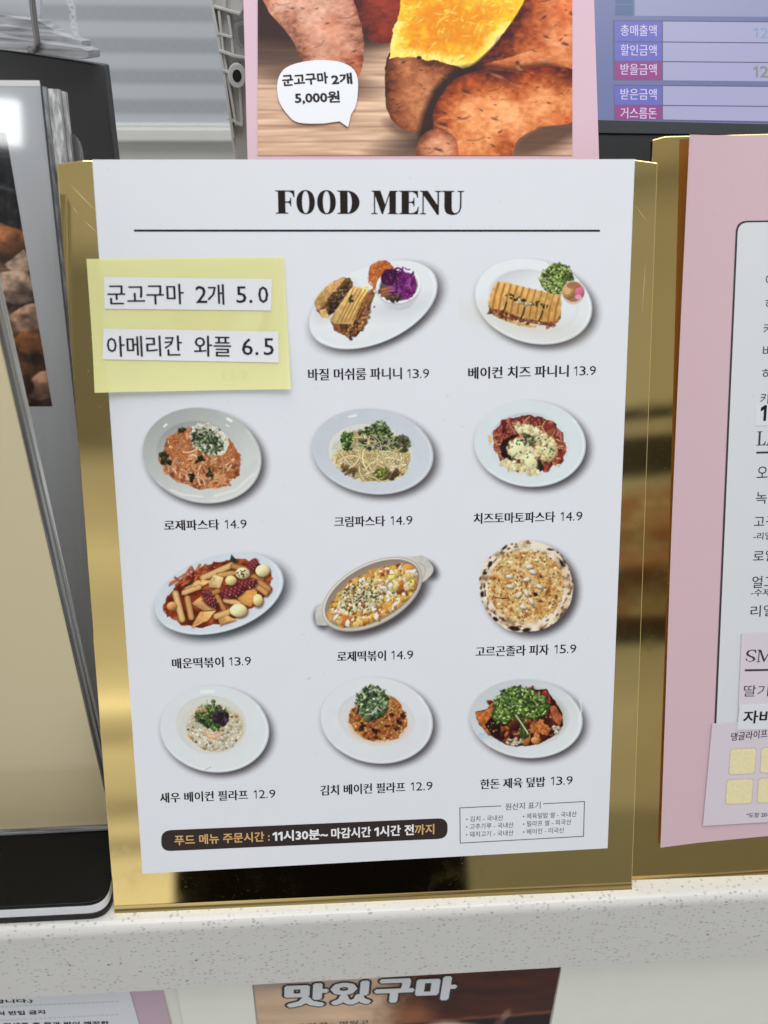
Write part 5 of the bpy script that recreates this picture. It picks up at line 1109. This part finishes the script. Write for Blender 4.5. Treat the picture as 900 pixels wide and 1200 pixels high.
# ================================================================== LEFT: TALL CLEAR HOLDER WITH A FOOD PHOTO
def photo_holder():
    PL = lean((0, 53, 0), 13)
    c = PL.uv([(47, 102), (79, 400)]); e = (c[0]-c[1])/np.linalg.norm(c[0]-c[1]); topz = c[0][1]; low = c[1]-e*((c[1][1]-2)/e[1])
    t = thing('sign_holder', 'tall clear sign holder with a grey food photo page behind the gold stand', 'sign holder', PL.at([low])[0])
    X0 = -250
    pg = paper_mat('grey_page', (.60, .60, .62), .35, True, .5)
    sheet('page', PL, [(X0, low[1]), low, c[0], (X0, topz)], -.4, 0, pg, t)
    sheet('page_fold', PL, [(X0, topz+.2), c[0]+[0, .2], c[0]+[-.2, 2.4], (X0, topz+2.2)], -.9, -.4, paper_mat('fold_white', (.74, .73, .71), .5), t)
    r1 = PL.uv([(70, 103)])[0][0]-c[0][0]
    sheet('acrylic_sheet', PL, [(X0, low[1]-1), low+[1.2, -1], c[0]+[1.2, .4], (X0, topz+.4)], .3, 2.0, clear_mat('clear_front', rough=.05, gloss=1.5), t)
    # polished right-hand edges of the front and back sheets
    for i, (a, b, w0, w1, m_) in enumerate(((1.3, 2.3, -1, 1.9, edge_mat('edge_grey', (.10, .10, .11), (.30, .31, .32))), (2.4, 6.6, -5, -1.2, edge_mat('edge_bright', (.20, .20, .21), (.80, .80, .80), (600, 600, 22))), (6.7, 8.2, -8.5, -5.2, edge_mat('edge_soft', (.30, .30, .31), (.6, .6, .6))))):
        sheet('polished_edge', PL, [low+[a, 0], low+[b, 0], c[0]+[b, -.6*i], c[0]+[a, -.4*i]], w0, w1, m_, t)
    k = PL.lift(-9).uv([(84, 182)])[0]; th = np.linspace(0, 2*math.pi, 28, endpoint=False)
    sheet('rear_foot', PL.lift(-9), [(k[0]+4.0*math.cos(a), k[1]+8.5*math.sin(a)) for a in th], -3, 0, edge_mat('frosted_grey', (.10, .10, .105), (.17, .17, .175)), t)
    # the food photograph on the page
    P = Print(-60, 155, 126, 322, 1.0, 1.6, (40, 36, 36), seed=71)
    x, y = P.X-60, P.Y+155
    xr = 8+(y-163)*(52/307.); n = fbm(P.X/30, P.Y/30, 3, 4); n2 = fbm(P.X/7, P.Y/7, 9, 3)
    C = np.array([26, 25, 28.])*(.7+.5*n)[..., None]; P.put(np.ones(P.X.shape), C)
    P.line([(40, 60), (76, 68)], 4, (96, 98, 104), None, .8, 5)
    Q = lambda a, b: (a+60, b-155)
    P.put(sm(262, 276, y+4*(n-.5)), np.array([96, 56, 34.])*(.4+1.0*n)[..., None])
    def bun(cx, cy, a, b, rot, c): P.seed = int(cx+cy*3) % 97; P.ell(*Q(cx, cy+4), a+4, b+4, rot, (48, 24, 14), 12, .3, .8); P.ell(*Q(cx, cy), a, b, rot, c, 3, .3, 1, .45)
    bun(-4, 292, 34, 30, 10, (206, 146, 104)); bun(10, 283, 24, 18, 25, (188, 116, 70)); P.poly([Q(5, 310), Q(28, 292), Q(34, 300), Q(34, 318), Q(14, 318)], (226, 190, 162), tex=.2)
    bun(-6, 345, 46, 26, 8, (198, 158, 134)); bun(18, 338, 26, 20, 20, (206, 170, 148)); bun(34, 380, 34, 22, -20, (186, 146, 122)); bun(-8, 398, 34, 24, 15, (150, 98, 56)); bun(16, 420, 44, 26, 6, (126, 76, 38)); bun(40, 402, 24, 14, 0, (140, 86, 44))
    bun(52, 452, 22, 16, -30, (190, 140, 116)); bun(20, 452, 20, 12, 10, (80, 40, 24)); bun(6, 470, 30, 8, 0, (170, 120, 90))
    P.put(.18*np.clip((n2-.5)*4, 0, 1), (236, 206, 180))
    P.cov = (x < xr).astype(float); nn = fbm(P.X/11, P.Y/9, 13, 4)
    P.rgb = P.rgb*np.where(y > 270, np.clip(.30+1.05*nn, 0, 1.1), .82)[..., None]; P.soft = 3
    P.build('picture', PL, .06, t, 'dark close-up photo of baked buns', thr=.5)
photo_holder()

# ================================================================== LEFT: DARK CABINET WITH A CLEAR RACK ON TOP
def cabinet():
    ref = Plane((0, 190, 0), (1, 0, 0), (0, 0, 1)); a = ref.uv([(120.5, 76)])[0]
    yaw = -20
    PL = lean((a[0], 190, a[1]), 3, yaw)
    q = PL.uv([(0, 57.5), (120.5, 76), (133.5, 187)]); e = (q[1]-q[2])/np.linalg.norm(q[1]-q[2])
    h = PL.o[2]/e[1]
    low = q[1]-e*(h-1)
    t = thing('dark_panel', 'dark grey display panel standing behind the clear photo holder', 'display panel', PL.at([low])[0])
    k = M('dark_panel'); k.set(Roughness=.3, Specular_IOR_Level=.5)
    k.l(k.mix(.5, (.055, .054, .056), k.ramp(k.noise(9, 3), [(.35, (.040, .039, .04)), (.65, (.075, .073, .074))])), k.b.inputs['Base Color'])
    ux = (q[0]-q[1])/np.linalg.norm(q[0]-q[1])
    o = sheet('panel', PL, [low, q[1], q[1]+ux*170, low+ux*170], -6, 0, k.m, t); add_bevel(o, .8, 2)
    # clear rack
    P2 = PL.lift(2.2)
    rk = thing('display_rack', 'clear stepped acrylic rack with a metal wire hook at the top left', 'display rack', P2.at(P2.uv([(60, 66)]))[0])
    cl = M('grey_acrylic'); cl.set(Roughness=.18, Specular_IOR_Level=.6); n = cl.noise(1, 4, (30, 30, 420)); cl.l(cl.ramp(n, [(.35, (.20, .20, .21)), (.5, (.36, .365, .375)), (.68, (.56, .565, .58))]), cl.b.inputs['Base Color'])
    fog = M('clear_back'); fog.set(Base_Color=(.62, .64, .66), Roughness=.2, Alpha=.55)
    tr = fog
    def slab(name, px, w0, w1, m_): o = pxsheet(name, P2, px, w0, w1, m_, rk); add_bevel(o, .35, 2); return o
    slab('back_sheet', [(-30, -60), (46, -60), (47, 24), (-30, 8)], -22, -20, fog.m)
    slab('shelf_step', [(-30, 12), (46, 24), (64, 35), (66, 39.5), (-30, 26)], -18, -10, cl.m)
    slab('shelf_step', [(-30, 25), (60, 37.5), (95, 47.5), (95.5, 56), (-30, 40)], -11, -3, cl.m)
    slab('shelf_step', [(-30, 38), (94, 55.5), (103.5, 59), (103.5, 68), (95, 69.5), (-30, 55)], -4, 6, cl.m)
    met = M('wire_metal'); met.set(Base_Color=(.30, .29, .28), Metallic=1.0, Roughness=.3)
    pts = P2.at(P2.lift(8).uv([(36, -60), (37.5, 0), (41, 30), (43.5, 46), (43.8, 52), (42.4, 56.5), (39.4, 58.6), (36, 58.8), (26.5, 56.4)]), 8)
    pts[-1] -= P2.n*6; pts = np.array([pts[0]]+[pts[i]*(1-s)+pts[i+1]*s for i in range(len(pts)-1) for s in (.5, 1)])
    tube('wire_hook', pts, 1.35, met.m, rk, 12)
cabinet()

# ================================================================== GREY PLASTIC HOUSING
def housing():
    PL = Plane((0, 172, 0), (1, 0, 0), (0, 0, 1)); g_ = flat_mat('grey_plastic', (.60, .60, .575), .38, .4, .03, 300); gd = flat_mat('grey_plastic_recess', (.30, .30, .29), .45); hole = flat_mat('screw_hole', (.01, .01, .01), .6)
    t = thing('device_housing', 'grey ribbed plastic device back beside the pink sign', 'device', (-40, 172, 0))
    px = [(246, -60), (247.5, 0), (253, 38), (257, 60), (261, 90), (267, 132), (272, 168), (275, 190), (330, 190), (330, -60)]
    q = PL.uv(px); lowz = q[7][1]
    o = sheet('shell', PL, q, -40, 0, g_, t); add_bevel(o, 1.0, 2)
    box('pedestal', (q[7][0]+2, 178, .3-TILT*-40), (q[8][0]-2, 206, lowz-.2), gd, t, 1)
    def rib(pts, wd=2.4, h=3.6, z=.1):
        uv = PL.uv(pts)
        for i in range(len(uv)-1):
            d = uv[i+1]-uv[i]; d /= np.linalg.norm(d); nn = np.array([-d[1], d[0]])*wd*.25
            o = sheet('rib', PL, [uv[i]-nn-d*.3, uv[i+1]-nn+d*.3, uv[i+1]+nn+d*.3, uv[i]+nn-d*.3], z-.3, h, g_, t); add_bevel(o, .3, 2)
    rib([(248, -20), (249, 4), (256, 40)], h=4.4); rib([(256, 40), (259, 62), (263, 84)], h=4.1); rib([(263, 84), (268, 120), (274, 160)], h=3.8)
    rib([(263, -20), (264, 10)], h=3.5); rib([(257, 12), (262, 60), (270, 105), (277, 145)], h=3.2); rib([(268, 18), (272, 45), (274, 66)], h=3.0); rib([(284, -20), (285, 8), (281, 16)], h=3.3)
    rib([(248, 6), (266, 11), (281, 16)], h=3.7); rib([(254, 38), (272, 43)], h=3.4); rib([(258, 58), (274, 64), (296, 68)], h=4.6); rib([(262, 81), (270, 84)], h=4.25); rib([(268, 137), (284, 146)], h=3.45); rib([(281, 100), (284, 145)], h=2.8)
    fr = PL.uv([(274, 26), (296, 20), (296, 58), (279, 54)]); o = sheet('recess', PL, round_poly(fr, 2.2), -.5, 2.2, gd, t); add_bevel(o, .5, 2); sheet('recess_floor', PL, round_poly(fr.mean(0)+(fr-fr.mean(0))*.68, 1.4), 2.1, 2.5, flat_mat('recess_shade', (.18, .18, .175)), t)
    c = PL.uv([(278.5, 87)])[0]; th = np.linspace(0, 2*math.pi, 30, endpoint=False)
    o = sheet('screw_boss', PL, [(c[0]+3.9*math.cos(a), c[1]+5.0*math.sin(a)) for a in th], 0, 5.2, g_, t); add_bevel(o, .5, 2); sheet('screw_hole', PL, [(c[0]+1.9*math.cos(a), c[1]+2.5*math.sin(a)) for a in th], 5.1, 5.35, hole, t)
housing()

# ================================================================== MONITOR
def monitor():
    ref = Plane((0, 168, 0), (1, 0, 0), (0, 0, 1)); pt = ref.at(ref.uv([(800, 187)]))[0]; PL = lean(pt, 28)
    t = thing('monitor', 'black cash register monitor showing blue and purple payment rows', 'monitor', (pt[0]+60, 200, 0))
    bz = flat_mat('black_bezel', (.008, .008, .009), .3, .4, .06, 1500); lip = flat_mat('bezel_lip', (.035, .04, .045), .3)
    q = PL.uv([(640, -60), (1020, -60), (1020, 200), (640, 200)])
    L, R, B, Tt = q[3][0], q[2][0], q[3][1]-14, q[0][1]
    o = sheet('casing', PL, [(L, B), (R, B), (R, Tt), (L, Tt)], -22, 0, bz, t); add_bevel(o, 1.5, 2)
    a = PL.at([((L+R)/2-30, 0), ((L+R)/2+30, 20)], -23)
    box('stand', (a[0][0], a[0][1]+4, .6-TILT*a[0][0]), (a[1][0], a[0][1]+40, a[0][2]+4), bz, t, 2); box('stand_foot', (a[0][0]-40, a[0][1]-6, .3-TILT*a[0][0]), (a[1][0]+40, a[0][1]+90, 8), bz, t, 2)
    s0 = PL.uv([(640, 140), (902, 146), (1020, 149)])
    sc = sheet('screen', PL, [(L+3, s0[0][1]), (R-3, s0[2][1]), (R-3, Tt-3), (L+3, Tt-3)], .05, .2, glow_mat('screen_glow', (108, 116, 162), .85), t)
    sheet('bezel_lip', PL, [PL.uv([(640, 156)])[0], PL.uv([(1020, 160)])[0], (R-3, s0[2][1]-.15), (L+3, s0[0][1]-.15)], .05, 1.2, lip, t)
    blu, mag, val, vlt, gap = [glow_mat(n_, c_, .85) for n_, c_ in (('cell_blue', (104, 104, 188)), ('cell_magenta', (146, 62, 134)), ('cell_value', (168, 168, 204)), ('cell_header', (150, 152, 188)), ('cell_line', (92, 94, 122)))]
    dk = glow_mat('cell_navy', (78, 100, 142), .85); wt = glow_mat('screen_text', (208, 200, 230), .9)
    def cell(n_, px, w, m_): return pxsheet(n_, PL, px, w-.03, w, m_, sc)
    cell('table_backing', [(718, 23.5), (1010, 25.5), (1010, 96), (718.6, 94)], .28, gap); cell('table_backing', [(719, 99), (1010, 101.6), (1010, 146.8), (719.4, 140.4)], .28, gap)
    cell('header_cell', [(744, -50), (1010, -50), (1010, 20.5), (744, 18.5)], .30, vlt)
    cell('label_cell', [(721, 5.6), (742, 5.8), (742, 18), (721.2, 18)], .30, dk); cell('label_cell', [(720.6, -30), (742, -30), (742, 4.4), (721, 4.2)], .30, dk)
    rows = [(25, 48.2, blu, '총매출액', 42.4), (49.6, 71.2, blu, '할인금액', 65.4), (72.6, 93.8, mag, '받을금액', 88), (100.6, 122.6, blu, '받은금액', 117), (124, 139.6, mag, '거스름돈', 139.2)]
    for y0, y1, m_, txt, b in rows:
        lc = cell('label_cell', [(720, y0), (775.6, y0+.3), (775.6, y1+.3), (720.4, y1)], .34, m_)
        cell('value_cell', [(777, y0+.3), (1010, y0+2.2), (1010, y1+2.4+(2 if y1 > 135 else 0)), (777, y1+.3)], .34, val)
        lettering('lettering', PL, [(txt, (727, b), (769, b+.4), 12.4)], .42, wt, sc, bold=.008)
    lettering('lettering', PL, [('1', (882.8, 45.2), (887.4, 45.2), 11.6), ('2', (890.5, 45.4), (900, 45.6), 11.8)], .42, glow_mat('text_pale', (136, 160, 190), .85), sc, bold=.012)
    lettering('lettering', PL, [('1', (882.6, 91), (887.4, 91), 12), ('2', (890.2, 91), (900, 91.2), 12.2)], .42, glow_mat('text_olive', (140, 138, 140), .85), sc, bold=.025)
monitor()

# ================================================================== BACK: STRIPED BLIND, SILL AND WALL
def back():
    Yb = 520.0; PL = Plane((0, Yb, 0), (1, 0, 0), (0, 0, 1))
    zs = PL.uv([(200, 145)])[0][1]; zs2 = PL.uv([(200, 165)])[0][1]
    w = thing('partition_wall', 'pale grey wall below the striped blind', 'wall', (0, Yb+20, 0))
    box('wall', (-700, Yb+4, 0.5+9), (700, Yb+60, zs2), flat_mat('pale_wall', (.62, .62, .60), .6, .3, .03, 30), w)
    s = thing('window_sill', 'cream window frame rail under the striped blind', 'window sill', (0, Yb, zs2))
    cm = flat_mat('cream_rail', (.72, .72, .69), .35, .4, .03, 40)
    o = box('rail', (-700, Yb-6, zs2+.4), (700, Yb+40, zs-2.2), cm, s, 1.5); o = box('rail_lip', (-700, Yb-3, zs-2.0), (700, Yb+40, zs+.2), cm, s, .6)
    b = thing('window_blind', 'translucent striped roller blind with a diamond mesh behind everything', 'blind', (0, Yb, zs))
    k = M('striped_mesh'); k.set(Roughness=.45, Specular_IOR_Level=.4)
    tcx = k.n('ShaderNodeTexCoord'); sp = k.n('ShaderNodeSeparateXYZ'); k.l(tcx.outputs['Object'], sp.inputs[0])
    def ma(op, a, b_=None):
        n = k.n('ShaderNodeMath', operation=op)
        for i, v in enumerate((a, b_)):
            if v is None: continue
            if isinstance(v, (int, float)): n.inputs[i].default_value = v
            else: k.l(v, n.inputs[i])
        return n.outputs[0]
    band = ma('SINE', ma('MULTIPLY', ma('ADD', sp.outputs[2], .0035), 2*math.pi/.0212))
    st = k.ramp(ma('ADD', ma('MULTIPLY', band, .5), .5), [(.25, (0, 0, 0)), (.75, (1, 1, 1))])
    d1 = ma('ABSOLUTE', ma('SINE', ma('MULTIPLY', ma('ADD', sp.outputs[0], sp.outputs[2]), math.pi/.0085))); d2 = ma('ABSOLUTE', ma('SINE', ma('MULTIPLY', ma('SUBTRACT', sp.outputs[0], sp.outputs[2]), math.pi/.0085)))
    dia = k.ramp(ma('MINIMUM', d1, d2), [(.15, (1, 1, 1)), (.6, (0, 0, 0))])
    light = (.66, .69, .73); dark = (.48, .50, .525)
    c = k.mix(st, k.mix(dia, dark, (.52, .54, .56)), light)
    c = k.mix(.5, c, k.mix(k.noise(7, 3), (.30, .32, .34), (.50, .52, .55)), 'MULTIPLY'); c2 = k.mix(.42, c, k.mix(st, dark, light))
    k.l(c2, k.b.inputs['Base Color'])
    sheet('fabric', PL, [(-700, zs+.2), (700, zs+.2), (700, 900), (-700, 900)], -1, 0, k.m, b)
    # a short row of small white rings, one below another, before the blind
    PC = Plane((0, 470, 0), (1, 0, 0), (0, 0, 1)); wm = flat_mat('white_ring', (.8, .84, .84), .2)
    ch = thing('ring_row', 'short row of tiny white rings before the striped blind', 'row', PC.at(PC.uv([(90, 46)]))[0])
    pts = PC.uv([(78, -30), (80, -18), (81, -8), (82, 3), (84.5, 9), (86.4, 14), (85.4, 20), (86.4, 29), (87.5, 35), (88.6, 40), (90.5, 45)]); th = np.linspace(0, 2*math.pi, 16, endpoint=False)
    for i, p in enumerate(pts):
        r = 1.7 if i % 4 != 1 else .9
        tube('ring', [PC.at([(p[0]+r*math.cos(a), p[1]+r*1.1*math.sin(a))])[0] for a in th], .42, wm, ch, 6, True)
back()

for o in (_to,):
    bpy.data.objects.remove(o)
bpy.data.curves.remove(_tc)
